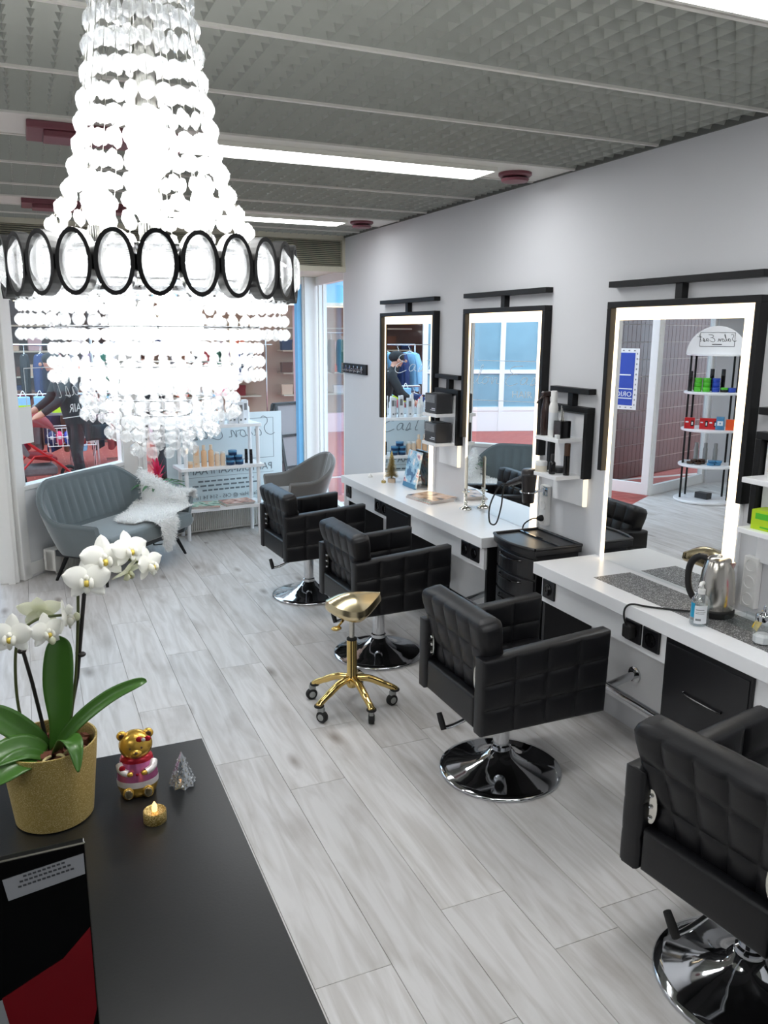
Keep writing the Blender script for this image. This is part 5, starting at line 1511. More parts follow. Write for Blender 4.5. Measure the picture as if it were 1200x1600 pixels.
# gold foil bear
be = thing('foil_bear', 'gold foil chocolate bear in a pink dress on the black desk', 'figurine', (0.132, 1.452, DZ), math.radians(-6))
body = MB()
body.lathe([(0.026, 0.0), (0.032, 0.002), (0.0365, 0.016), (0.0375, 0.022)], 32, flat=0.78)
body.build('gold_base', M['goldfoil'], be, smooth=60)
MB().lathe([(0.0375, 0.022), (0.038, 0.028), (0.0375, 0.034)], 32, flat=0.78).build('white_hem', M['whitefoil'], be, smooth=60)
MB().lathe([(0.0375, 0.034), (0.0365, 0.045), (0.034, 0.058), (0.030, 0.068), (0.026, 0.074), (0.015, 0.078)], 32, flat=0.78).build('pink_dress', M['pink'], be, smooth=60)
MB().lathe([(0.029, 0.066), (0.0305, 0.071), (0.028, 0.077), (0.022, 0.080)], 32, flat=0.78).build('red_scarf', M['redfoil'], be, smooth=60)
MB().ell((0, -0.0015, 0.098), (0.0305, 0.0255, 0.0285), 28, 18).build('head', M['goldfoil'], be, smooth=True)
MB().ell((0, -0.0235, 0.091), (0.0115, 0.008, 0.0085), 16, 10).build('muzzle', M['goldfoil'], be, smooth=True)
MB().ell((0, -0.0312, 0.0945), (0.0034, 0.0018, 0.0022), 10, 7).build('nose', M['brown'], be, smooth=True)
MB().tube(bez([(-0.009, -0.0285, 0.0855), (0, -0.0305, 0.084), (0.009, -0.0285, 0.0855)], 5), 0.0006, 6).build('mouth', M['brown'], be)
for s_ in (-1, 1):
    e = MB().ell((s_*0.0235, 0.0, 0.117), (0.0098, 0.006, 0.0098), 14, 9).build('ear', M['goldfoil'], be, smooth=True)
    MB().ell((s_*0.0240, -0.0053, 0.118), (0.005, 0.0014, 0.005), 10, 6).build('inner_ear', M['brown'], e, smooth=True)
    MB().ell((s_*0.0100, -0.0250, 0.1015), (0.0021, 0.001, 0.0024), 8, 6).build('eye', M['brown'], be, smooth=True)
    a = MB().tube(bez([(s_*0.030, -0.008, 0.064), (s_*0.027, -0.020, 0.057), (s_*0.016, -0.0265, 0.053)], 5), [0.0075]*5+[0.0065]*6, 12).build('arm', M['whitefoil'], be, smooth=60)
    MB().ell((s_*0.0125, -0.0315, 0.054), (0.006, 0.004, 0.005), 10, 7).build('paw', M['goldfoil'], a, smooth=True)
    f_ = MB().ell((s_*0.0175, -0.0275, 0.013), (0.0105, 0.004, 0.0125), 14, 9).build('foot', M['goldfoil'], be, smooth=True)
    MB().ell((s_*0.0175, -0.031, 0.013), (0.0075, 0.0012, 0.0095), 14, 8).build('sole', M['goldvinyl'], f_, smooth=True)
    bw = MB().ell((0.0145+s_*0.0075, -0.0215, 0.1165), (0.0062, 0.0025, 0.0058), 10, 6).build('hair_bow', M['redfoil'], be, smooth=True)
MB().ell((0.0145, -0.0240, 0.1165), (0.0038, 0.0022, 0.0038), 10, 6).build('bow_knot', M['whitefoil'], be, smooth=True)
MB().ell((-0.026, -0.0245, 0.064), (0.006, 0.0022, 0.006), 10, 6).build('heart', M['redfoil'], be, smooth=True)
MB().ell((0.0, -0.0298, 0.0505), (0.0028, 0.0012, 0.0028), 8, 6).build('button', M['redfoil'], be, smooth=True)
# crystal tree
cy = thing('crystal_tree', 'small clear cut-glass cone tree on the black desk', 'ornament', (0.213, 1.445, DZ))
for (k, (r1, z0, r2, z1)) in enumerate(((0.0255, 0.0, 0.016, 0.022), (0.020, 0.018, 0.011, 0.038), (0.014, 0.034, 0.006, 0.053), (0.0085, 0.048, 0.0008, 0.068))):
    mbc = MB(); n = 16
    ring0 = [(r1*(1.0 if i % 2 == 0 else 0.86)*math.cos(2*PI*i/n), r1*(1.0 if i % 2 == 0 else 0.86)*math.sin(2*PI*i/n), z0+(0 if i % 2 == 0 else 0.003)) for i in range(n)]
    ring1 = [(r2*math.cos(2*PI*(i+.5)/n), r2*math.sin(2*PI*(i+.5)/n), z1) for i in range(n)]
    mbc.add(ring0+ring1, [(i, (i+1) % n, n+i) for i in range(n)]+[((i+1) % n, n+(i+1) % n, n+i) for i in range(n)]+[tuple(range(n))[::-1], tuple(range(n, 2*n))])
    mbc.build('tier', M['crystal2'], cy)
for (rr_, zz_, nn_) in ((0.0225, 0.007, 14), (0.0185, 0.015, 12), (0.0160, 0.024, 11), (0.0125, 0.032, 9), (0.0095, 0.041, 8), (0.006, 0.052, 6)):
    stt = MB()
    for k in range(nn_):
        a = 2*PI*(k+0.5*(nn_ % 2))/nn_
        stt.lathe([(0.0008, -0.0038), (0.0036, 0.0), (0.0008, 0.0038)], 4, c=(rr_*math.cos(a), rr_*math.sin(a), zz_))
    tag(stt.build('cut_studs', M['crystal2'], cy), kind='stuff')
MB().lathe([(0.008, 0.001), (0.011, 0.002), (0.009, 0.018), (0.004, 0.022)], 10).build('led_core', M['whitep'], cy, smooth=40)
tl = thing('led_tealight', 'gold glitter LED tealight in front of the foil bear', 'candle', (0.147, 1.343, DZ))
MB().lathe([(0.0195, 0), (0.0202, 0.001), (0.0202, 0.019), (0.019, 0.021), (0.017, 0.0195), (0.004, 0.019)], 36).build('cup', M['goldglitter'], tl, smooth=40)
MB().lathe([(0.0045, 0.019), (0.0052, 0.024), (0.004, 0.031), (0.0012, 0.037)], 14).build('flame', M['flame'], tl, smooth=60)
# flat screen at the left edge, reflections painted on its face
sr = thing('flat_screen', 'black flat screen with painted red reflection standing on the desk, left photo edge', 'screen', (-0.22, 0.885, DZ))
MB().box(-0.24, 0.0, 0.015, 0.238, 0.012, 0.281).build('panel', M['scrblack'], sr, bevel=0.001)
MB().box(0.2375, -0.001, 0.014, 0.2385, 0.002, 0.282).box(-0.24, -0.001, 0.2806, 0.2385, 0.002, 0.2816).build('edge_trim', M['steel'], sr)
MB().prism([(0.155, 0.232), (0.236, 0.243), (0.236, 0.269), (0.151, 0.259)], 'y', -0.0012, -0.0002).build('white_label', M['scrgrey'], sr)  # painted reflection of a printed paper sheet
tp = MB()
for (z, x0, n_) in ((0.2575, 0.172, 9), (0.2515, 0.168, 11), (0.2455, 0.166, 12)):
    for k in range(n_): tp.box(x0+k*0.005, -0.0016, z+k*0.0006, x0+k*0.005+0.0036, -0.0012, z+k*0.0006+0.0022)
tp.build('label_print', M['ink'], sr)  # text rows of the reflected sheet, painted on
MB().prism([(0.138, 0.110), (0.205, 0.140), (0.2365, 0.172), (0.2365, 0.06), (0.23, 0.035), (0.20, 0.022), (0.150, 0.016)], 'y', -0.0010, -0.0002).build('red_reflection', M['darkred'], sr)  # red cloth mirrored in the black panel, painted as a flat shape
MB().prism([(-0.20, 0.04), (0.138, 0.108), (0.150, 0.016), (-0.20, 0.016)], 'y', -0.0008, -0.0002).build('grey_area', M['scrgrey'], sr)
MB().box(-0.10, -0.03, 0.0, 0.10, 0.08, 0.008).build('stand_foot', M['black'], sr, bevel=0.002)
MB().box(-0.03, 0.012, 0.008, 0.03, 0.03, 0.10).build('stand_neck', M['black'], sr)
sc_ = thing('desk_cable', 'black cable lying in front of the flat screen', 'cable', (0, 0, DZ))
MB().tube(bez([(-0.25, 0.80, 0.004), (-0.16, 0.845, 0.02), (-0.09, 0.86, 0.034), (-0.04, 0.862, 0.026), (0.0, 0.85, 0.02), (0.02, 0.80, 0.004)], 8), 0.0024, 8).build('cable', M['rubber'], sc_, smooth=40)

# ---------------------------------------------------------------- crystal chandelier
CC = V(0.189, 1.287, 0)
cn = thing('chandelier', 'large crystal bead chandelier with black oval ring hanging at left', 'chandelier', CC)
ZR = 1.985; RR = 0.201
def bead_mesh(mb, c, r, thick, ax, h=None):
    # faceted octagon bead; ax = flat direction, hangs along z
    ax = Vector(ax).normalized(); sd = ax.cross(Vector((0, 0, 1))).normalized(); up_ = Vector((0, 0, 1))
    n = 8; c = Vector(c)
    r1 = [c+(sd*math.cos(2*PI*i/n)+up_*math.sin(2*PI*i/n))*r for i in range(n)]
    f1 = [c+ax*thick+(sd*math.cos(2*PI*(i+.5)/n)+up_*math.sin(2*PI*(i+.5)/n))*r*0.5 for i in range(n)]
    f2 = [c-ax*thick+(sd*math.cos(2*PI*(i+.5)/n)+up_*math.sin(2*PI*(i+.5)/n))*r*0.5 for i in range(n)]
    F_ = [tuple(range(n, 2*n)), tuple(range(2*n, 3*n))[::-1]]
    for i in range(n):
        j = (i+1) % n
        F_ += [(i, j, n+i), (j, n+j, n+i), (j, i, 2*n+i), (2*n+j, j, 2*n+i)]
    mb.add(r1+f1+f2, F_)
# upper strands: one mesh shared by all, bead radius grows towards the middle
NS = 26
pz = [2.045, 2.10, 2.15, 2.20, 2.30, 2.40, 2.55, 2.68]; pr = [0.142, 0.115, 0.101, 0.091, 0.075, 0.061, 0.047, 0.042]
curve = bez([(r, 0, z) for r, z in zip(pr, pz)], 12)
strand = MB(); wire = MB()
acc = 0; last = curve[0]; nb_ = 0
step = 0.0
for p in curve:
    step += (p-last).length; last = p
    rad = 0.0125 if p.z > 2.12 else 0.0115
    if nb_ == 0 or step >= rad*2+0.0042:
        bead_mesh(strand, p, rad, rad*0.42, (math.cos(0.5*(nb_ % 3-1)), math.sin(0.5*(nb_ % 3-1)), 0.15)); nb_ += 1; step = 0
stm = strand.mesh('bead_strand', M['crystal'])
wire.tube(curve, 0.0007, 4); wim = wire.mesh('strand_wire', M['silver'])
for k in range(NS):
    o = link('bead_strand', stm, cn); o.rotation_euler = (0, 0, 2*PI*k/NS)
    w_ = link('strand_wire', wim, o)
# hanging tiers below the ring
tiers = [(0.190, 1.965, 0.0090, 4, 53), (0.152, 1.905, 0.0090, 4, 43), (0.112, 1.85, 0.0092, 4, 31), (0.080, 1.80, 0.0092, 3, 22), (0.044, 1.775, 0.0098, 3, 12)]
for (R_, zt_, rad, nrow, n_) in tiers:
    mb = MB()
    for j in range(nrow):
        bead_mesh(mb, (R_+0.001*j, 0, zt_-rad-j*(rad*2+0.002)), rad, rad*0.5, (math.cos(0.4*(j % 3-1)), math.sin(0.4*(j % 3-1)), 0))
    me = mb.mesh('bead_drop', M['crystal'])
    for k in range(n_):
        o = link('bead_drop', me, cn); o.rotation_euler = (0, 0, 2*PI*(k+0.5*(n_ % 3))/n_)
    rg = MB().tube([(R_*math.cos(2*PI*k/48), R_*math.sin(2*PI*k/48), zt_+0.002) for k in range(49)], 0.0016, 6)
    rg.build('tier_ring', M['chrome'], cn, smooth=40)
    if nrow == 4 and R_ > 0.1:
        mb2 = MB()
        for j in range(2): bead_mesh(mb2, (R_-0.02, 0, zt_-rad-j*(rad*2+0.002)), rad, rad*0.5, (1, 0.2, 0))
        me2 = mb2.mesh('bead_drop', M['crystal'])
        for k in range(n_-4):
            o = link('bead_drop', me2, cn); o.rotation_euler = (0, 0, 2*PI*k/(n_-4))
# oval ring: black oval frames with cut crystals
NO = 25
ov = MB(); cr2 = MB(); n = 28
aw, ah = 0.0225, 0.038
ring_o = []
for i in range(n):
    a = 2*PI*i/n
    ring_o.append((aw*math.cos(a), ah*math.sin(a)))
def ovalring(mb, x0, x1, s0, s1):
    vs_ = []
    for (xx, ss) in ((x0, s0), (x1, s0), (x1, s1), (x0, s1)):
        for (a, b) in ring_o: vs_.append((RR+xx, a*ss, ZR+b*(1-(1-ss)*0.6)))
    fs = []
    for q in range(4):
        for i in range(n):
            j = (i+1) % n; a_, b_ = q*n, ((q+1) % 4)*n
            fs.append((a_+i, a_+j, b_+j, b_+i))
    mb.add(vs_, fs)
ovalring(ov, -0.007, 0.009, 1.13, 0.88)
ovm = ov.mesh('oval_frame', M['blackmetal'])
vs_ = [(RR+0.0, a*0.97, ZR+b*0.97) for (a, b) in ring_o]+[(RR+0.014, a*0.5, ZR+b*0.5) for (a, b) in ring_o]+[(RR-0.014, a*0.5, ZR+b*0.5) for (a, b) in ring_o]
fs = [tuple(range(n, 2*n)), tuple(range(2*n, 3*n))[::-1]]
for i in range(n):
    j = (i+1) % n
    fs += [(i, j, n+i), (j, n+j, n+i), (j, i, 2*n+i), (2*n+j, j, 2*n+i)]
cr2.add(vs_, fs); c2m = cr2.mesh('oval_crystal', M['crystal'])
for k in range(NO):
    o = link('oval_frame', ovm, cn); o.rotation_euler = (0, 0, 2*PI*(k+0.25)/NO)
    link('oval_crystal', c2m, o)
for z in (ZR+0.022, ZR-0.03):
    MB().tube([((RR-0.016)*math.cos(2*PI*k/60), (RR-0.016)*math.sin(2*PI*k/60), z) for k in range(61)], 0.004, 8).build('ring_band', M['chrome'], cn, smooth=40)
for k in range(6):
    a = 2*PI*k/6+0.3
    MB().tube([(0.03*math.cos(a), 0.03*math.sin(a), ZR+0.01), ((RR-0.016)*math.cos(a), (RR-0.016)*math.sin(a), ZR+0.022)], 0.004, 8).build('spoke', M['chrome'], cn, smooth=40)
    q = V(0.085*math.cos(a), 0.085*math.sin(a), 0)
    so = MB().lathe([(0.012, ZR+0.015), (0.012, ZR+0.06)], 12, c=q).build('socket', M['silver'], cn, smooth=40)
    MB().lathe([(0.008, ZR+0.06), (0.017, ZR+0.08), (0.016, ZR+0.10), (0.005, ZR+0.13), (0.001, ZR+0.14)], 12, c=q).build('bulb', M['bulb'], so, smooth=60)
for k in range(4):
    a = 2*PI*k/4+0.2
    q = V(0.055*math.cos(a), 0.055*math.sin(a), 0)
    MB().lathe([(0.004, 1.88), (0.016, 1.895), (0.017, 1.92), (0.008, 1.945)], 12, c=q).build('bulb', M['bulb'], cn, smooth=60)
MB().lathe([(0.02, ZR-0.03), (0.03, ZR-0.01), (0.03, ZR+0.02), (0.016, ZR+0.03), (0.016, 2.62), (0.05, 2.68), (0.07, 2.695)], 20).build('central_column', M['silver'], cn, smooth=40)
MB().lathe([(0.017, 2.12), (0.026, 2.13), (0.026, 2.20), (0.017, 2.21)], 16).build('bulb', M['bulb'], cn, smooth=40)
# ---------------------------------------------------------------- round display rack by the entrance (seen in the near mirror)
RC = V(-2.02, 7.05, 0)
rk = thing('display_rack', 'round white display rack with black poles and dome top by the entrance', 'rack', RC)
RH = [0.03, 0.44, 0.85, 1.27]
for i, z in enumerate(RH):
    r_ = 0.33 if i == 0 else 0.31
    MB().lathe([(r_-0.004, z-0.025), (r_, z-0.02), (r_, z-0.004), (r_-0.004, z)], 48).build('shelf_disc', M['white'], rk, smooth=40)
fdir = V(5.16-RC.x, 0-RC.y, 0).normalized()
vd0 = math.atan2(-RC.y, 5.18-RC.x)
for (u, w) in ((0.255, 0.06), (0.205, -0.17), (-0.255, 0.06), (-0.205, -0.17)):
    q = V(math.cos(vd0)*w-math.sin(vd0)*u, math.sin(vd0)*w+math.cos(vd0)*u, 0)
    MB().cyl(q+V(0, 0, 0.02), q+V(0, 0, 1.70), 0.012, n=12).build('pole', M['blackmetal'], rk, smooth=40)
vdir = math.atan2(-RC.y, 5.18-RC.x)      # towards the mirrored view
half = [(0.31*math.cos(PI*k/24), 1.69+0.31*math.sin(PI*k/24)) for k in range(25)]
dm = MB().prism(half, 'x', -0.015, 0.015)
dm.xf(Matrix.Rotation(vdir, 4, 'Z') @ Matrix.Translation((0.2, 0, 0)))
dm.build('dome_board', M['white'], rk, bevel=0.003)
MB().lathe([(0.31, 1.675), (0.31, 1.69)], 48).build('shelf_disc', M['white'], rk, smooth=40)
Rv = Matrix.Rotation(vdir, 4, 'Z') @ frame_mtx((0.2165, 0, 0), (0, 1, 0), (0, 0, 1))
script_text('Salon East', 0.075, M['ink'], rk, Rv @ Matrix.Translation((0, 1.83, 0)), 0.0022)
fr2 = MB()
for (a, b, c, d) in ((-0.18, 1.775, 0.18, 1.779), (-0.18, 1.925, 0.18, 1.929), (-0.18, 1.775, -0.176, 1.929), (0.176, 1.775, 0.18, 1.929)): fr2.box(a, b, 0, c, d, 0.001)
fr2.box(-0.05, 1.795, 0, 0.05, 1.803, 0.001)
fr2.xf(Rv); fr2.build('border_line', M['ink'], rk)
def rp(u, w, z):      # u across as seen in the mirror, w towards the viewer
    c, s_ = math.cos(vdir), math.sin(vdir)
    return RC+V(c*w-s_*u, s_*w+c*u, z)
def rkjar(lb, u, w, z, lay, body, lid, grp, r=0.042, h=0.05):
    jar('styling_jar', lb, rp(u, w, z+lay*0.051), r, h, body, lid, grp)
# the mirror swaps sides: positive u shows on the left
for i, (u, lay, col) in enumerate(((0.16, 0, 'green'), (0.16, 1, 'green'), (0.16, 2, 'green'), (0.07, 0, 'green'), (0.07, 1, 'green'), (0.07, 2, 'green'), (-0.03, 0, 'blue'), (-0.03, 1, 'blue'), (-0.03, 2, 'blue'), (-0.12, 0, 'black'), (-0.20, 0, 'blue'))):
    nm = {'green': 'bright green', 'blue': 'royal blue', 'black': 'black'}[col]+' hair wax jar on the rack top disc, '+('column %s, ' % {0.16: 'beside the tall can', 0.07: 'in the middle', -0.03: 'of blue jars', -0.12: 'alone', -0.20: 'at the far edge'}[u])+('lowest', 'second', 'topmost')[lay]
    rkjar(nm, u, 0.06 if lay == 0 else 0.03, RH[3], lay, M[col], M[col] if col != 'black' else M['green'], col+' wax jars on the rack')
for i, (u, w, h) in enumerate(((0.245, 0.05, 0.23), (0.02, -0.12, 0.25), (-0.10, -0.12, 0.25))):
    can('black_spray_can', ('tall black spray can at the edge of the top rack disc', 'left black spray can behind the jars on the rack', 'right black spray can behind the jars on the rack')[i], 'can', rp(u, w, RH[3]), 0.024, h, M['blackglossy'], M['black'], 0.3)
for i, (u, s_) in enumerate(((0.215, 0.11), (0.06, 0.095), (-0.035, 0.095))):
    carton('red_carton', ('leftmost red product carton on the rack in the mirror', 'middle red product carton on the rack', 'red product carton next to the blue pouch')[i], 'carton', rp(u, 0.12, RH[2]), 0.05, s_, 0.125, M['red'], vdir, 'red cartons on the rack', None)
    rt2 = [o for o in bpy.data.objects if o.name.startswith('red_carton')][-1]
    em = MB().box(0.025, -s_*0.42, 0.03, 0.0258, -s_*0.12, 0.095).build('emblem_panel', M['black'], rt2)
    MB().box(0.0258, -s_*0.34, 0.045, 0.0264, -s_*0.20, 0.08).build('emblem', M['label'], em)
    MB().box(0.025, s_*0.1, 0.07, 0.0258, s_*0.4, 0.085).build('title_print', M['label'], rt2)
bg = thing('blue_pouch', 'blue plastic pouch standing on the middle rack disc', 'pouch', rp(-0.11, 0.14, RH[2]), vdir)
MB().slab((0, -0.05, 0), (0, 0.05, 0), (0, 0.042, 0.15), (0, -0.042, 0.15), 0.035, 1, 1, 8, rr=0.016, groove=0, puff=0.006).build('pouch_body', M['jarblue'], bg, smooth=60)
MB().box(0.02, -0.03, 0.05, 0.023, 0.03, 0.10).build('pouch_label', M['label'], bg)
carton('orange_carton', 'orange carton at the edge of the middle rack disc', 'carton', rp(-0.215, 0.12, RH[2]), 0.05, 0.09, 0.12, M['orange'], vdir)
for i, u in enumerate((0.12, 0.02, -0.09)):
    bottle('grey_bottle', 'slim pale grey bottle on lower rack disc, %s' % ('left one', 'middle one', 'right one')[i], 'bottle', rp(u, -0.08, RH[1]), 0.026, 0.23, 0.7, cap=M['caster'], body=M['caster'], caph=0.2, group='pale bottles on the rack')
for i, (u, w, lay) in enumerate(((0.17, 0.1, 0), (0.09, 0.12, 0), (0.13, 0.10, 1), (0.05, 0.05, 0), (0.05, 0.06, 1))):
    jar('dark_pomade_tin', 'dark brown pomade tin on the lower rack disc, '+('outer', 'front', 'stacked on the outer pair', 'inner lowest', 'inner upper')[i], rp(u, w, RH[1]+lay*0.028), 0.04, 0.027, M['amber'], M['brown'], 'dark pomade tins')
for i, (u, w, lay) in enumerate(((-0.05, 0.14, 0), (-0.12, 0.10, 0), (-0.06, 0.11, 1), (-0.13, 0.10, 1))):
    jar('blue_pomade_tin', 'light blue pomade tin on the lower rack disc, '+('front lowest', 'rear lowest', 'front upper', 'rear upper')[i], rp(u, w, RH[1]+lay*0.028), 0.04, 0.027, M['jarblue'], M['jarblue'], 'blue pomade tins')
jar('white_tin', 'white tin at the left edge of lower rack disc', rp(0.22, 0.02, RH[1]), 0.04, 0.03, M['whitep'], M['label'])
bx_ = thing('black_box', 'black carton lying tilted on the base disc of the rack', 'box', rp(0.0, 0.02, RH[0]), vdir+0.6)
MB().box(-0.05, -0.08, 0, 0.05, 0.08, 0.07).build('carton', M['black'], bx_, bevel=0.003)
MB().box(-0.03, -0.06, 0.07, 0.03, 0.06, 0.072).build('lid_flap', M['greydark'], bx_)
# ---------------------------------------------------------------- outside
tag(MB().box(-20, 6.0, -0.10, 22, 40, -0.065).build('pavement', M['paving']), 'red paving outside the salon windows', 'pavement', kind='structure')
for (a, y, lb) in ((0, 8.75, 'pale paving line nearest the salon window'), (0, 10.4, 'pale paving line across the street, farther one')):
    tag(MB().box(-20, y, -0.066, 22, y+0.08, -0.06).build('trim_1', M['kerb']), lb, 'paving line', kind='structure')
# brown tiled wall behind the glass panel at the entrance
bw_ = thing('wall_tiled', 'brown tiled wall outside beside the entrance', 'wall', (-1.75, 8.75, 0), math.radians(162), kind='structure')
MB().box(0, 0, -0.05, 3.0, 0.12, 3.0).build('grout_bed', M['grout'], bw_)
tm = MB()
for i in range(29):
    for j in range(13):
        tm.box(0.004+i*0.103, 0.118, -0.05+j*0.232, 0.004+i*0.103+0.095, 0.128, -0.05+j*0.232+0.222)
tag(tm.build('wall_tiles', M['brick'], bw_), kind='stuff')
# glazed screens further out (seen in the middle mirror)
def glazed(label, a, b, n, z1=3.2):
    a = Vector(a); b = Vector(b); d = (b-a).normalized(); L = (b-a).length
    t = thing('glazed_screen', label, 'glazing', a, math.atan2(d.y, d.x), group='street glazing')
    for k in range(n+1):
        MB().box(L*k/n-0.05, -0.05, -0.06, L*k/n+0.05, 0.05, z1).build('mullion', M['frame'], t)
    for z in (0.4, 1.15, z1):
        MB().box(0, -0.04, z-0.04, L, 0.04, z+0.04).build('transom', M['frame'], t)
    for k in range(n):
        MB().box(L*k/n+0.05, -0.01, 0.44, L*(k+1)/n-0.05, 0.01, z1-0.04).build('pane', M['blueclad'], t)
        MB().box(L*k/n+0.05, -0.03, -0.06, L*(k+1)/n-0.05, 0.03, 0.36).build('lower_panel', M['frame'], t)
    return t
glazed('white framed blue glazing across the street, left of the shop', (-7.5, 13.2, 0), (-2.2, 14.8, 0), 7)

# shop across the street
sp_ = thing('opposite_shop', 'shop front across the street with pale posts and blue fascia', 'shop', (0, 15.2, 0))
MB().box(2.0, 2.4, -0.06, 11, 2.55, 2.5).build('back_wall', M['beigewall'], sp_)
MB().box(-6.5, 2.4, -0.06, 2.0, 2.55, 2.5).build('back_wall', M['brownwall'], sp_)
MB().box(-6.5, -0.1, 2.46, 11, 0.05, 4.2).build('fascia', M['bluefas'], sp_)
MB().box(-6.5, -0.12, 2.40, 11, 0.02, 2.46).build('fascia_edge', M['cream'], sp_)
MB().box(-6.5, 0.05, 2.50, 11, 2.5, 2.56).build('shop_ceiling', M['beigewall'], sp_)
for xx in (-3.2, -0.9, 1.7, 4.75, 6.6, 8.8):
    MB().box(xx, -0.08, -0.06, xx+0.22, 0.06, 2.44).build('post', M['pinkpost'], sp_, bevel=0.01)
for (xa, xb) in ((-3, -1), (-0.7, 1.5), (2.0, 4.6), (5.1, 6.5), (7, 8.7)):
    MB().box(xa, 0.2, -0.06, xb, 0.25, 0.32 if xa > 1.8 else 0.9).build('stall_riser', M['pinkpost'] if xa > 1.8 else M['brownwall'], sp_)
    for z in (0.55, 1.02, 1.5, 1.98):
        MB().box(xa, 1.9, z, xb, 2.38, z+0.03).build('display_board', M['cream'], sp_)
for (xx, z) in ((-2, 2.42), (0.4, 2.42), (3.2, 2.42), (5.8, 2.42), (7.8, 2.42)):
    MB().box(xx-0.5, 1.0, z, xx+0.5, 1.2, z+0.03).build('lamp', M['warmlamp'], sp_)
MB().cyl((3.62, 0.3, 0.9), (3.62, 0.3, 2.2), 0.035, n=10).build('lamp', M['warmlamp'], sp_)
CLO = ['greyc', 'purplec', 'redc', 'brownc', 'denim', 'greenc', 'coat', 'beige', 'magenta', 'lightblue']
CN = {'greyc': 'grey', 'purplec': 'mauve', 'redc': 'dark red', 'brownc': 'brown', 'denim': 'navy', 'greenc': 'dark green', 'coat': 'black', 'beige': 'beige', 'magenta': 'magenta', 'lightblue': 'light blue'}
def garment_mesh():
    mb = MB()
    mb.slab((-0.22, 0, -0.72), (0.22, 0, -0.72), (0.19, 0, -0.04), (-0.19, 0, -0.04), 0.09, 1, 1, 5, rr=0.03, groove=0, puff=0.015, corner=0.06)
    for s_ in (-1, 1):
        mb.tube([(s_*0.18, 0, -0.08), (s_*0.26, 0, -0.25), (s_*0.27, 0.01, -0.58)], [0.05, 0.055, 0.04], 8)
    return mb
gms = {c: garment_mesh().mesh('cloth_body', M[c], 60) for c in CLO}
hk = MB().tube(bez([(0, 0, 0.07), (0.02, 0, 0.09), (0.025, 0, 0.05), (0, 0, 0.02), (0, 0, -0.03)], 4), 0.004, 6).tube([(-0.18, 0, -0.06), (0, 0, -0.02), (0.18, 0, -0.06)], 0.006, 6).mesh('hanger', M['whitep'])
GC = {}
def garment(loc, rz, c, where):
    GC[(c, where)] = GC.get((c, where), 0)+1; k_ = GC[(c, where)]
    t = thing('hanging_garment', '%s garment on a hanger %s%s' % (CN[c], where, '' if k_ == 1 else ', %s of that colour' % ('second', 'third', 'fourth')[k_-2]), 'garment', loc, rz, 'hanging garments '+where)
    link('cloth_body', gms[c], t); link('hanger', hk, t)
rg_ = random.Random(21)
# rail inside the shop, right part (above the sign in the photo)
def rail(label, a, b, z):
    a = Vector(a); b = Vector(b)
    t = thing('garment_rail', label, 'rail', (0, 0, 0))
    MB().tube([a+V(0, 0, z), b+V(0, 0, z)], 0.015, 10).build('bar', M['chrome'], t, smooth=40)
    for p in (a, b):
        MB().tube([p+V(0, 0, -0.065), p+V(0, 0, z)], 0.015, 10).build('upright', M['chrome'], t, smooth=40)
        MB().box(p.x-0.25, p.y-0.03, -0.065, p.x+0.25, p.y+0.03, -0.03).build('foot', M['chrome'], t)
rail('chrome garment rail in the opposite shop, right side', (2.6, 16.3, 0), (4.5, 16.3, 0), 1.75)
for k in range(9): garment((2.7+k*0.21, 16.3, 1.66), 1.2, CLO[(k*3) % 7], 'inside the opposite shop')
rail('chrome garment rail near the post at right', (5.1, 16.0, 0), (6.3, 16.0, 0), 1.9)
for k in range(6): garment((5.2+k*0.2, 16.0, 1.81), 1.35, ['greenc', 'denim', 'coat', 'brownc', 'greenc', 'redc'][k], 'beside the pale post')
rail('chrome garment rail on the pavement behind the pushchair', (-1.2, 13.2, 0), (1.3, 13.2, 0), 1.70)
for k in range(11): garment((-1.1+k*0.22, 13.2, 1.61), 1.3+0.1*(k % 3), ['lightblue', 'denim', 'lightblue', 'greyc', 'brownc', 'coat', 'denim', 'redc', 'greyc', 'purplec', 'greenc'][k], 'on the pavement rail')
rail('low chrome rail of children clothes on the pavement', (-1.0, 12.58, 0), (1.7, 12.58, 0), 1.02)
gsm = {}
for k in range(13):
    c = ['denim', 'redc', 'greenc', 'coat', 'magenta', 'greyc', 'denim', 'brownc', 'lightblue', 'coat', 'redc', 'denim', 'purplec'][k]
    garment((-0.9+k*0.2, 12.58, 0.93), 1.25+0.12*(k % 3), c, 'on the low pavement rail')
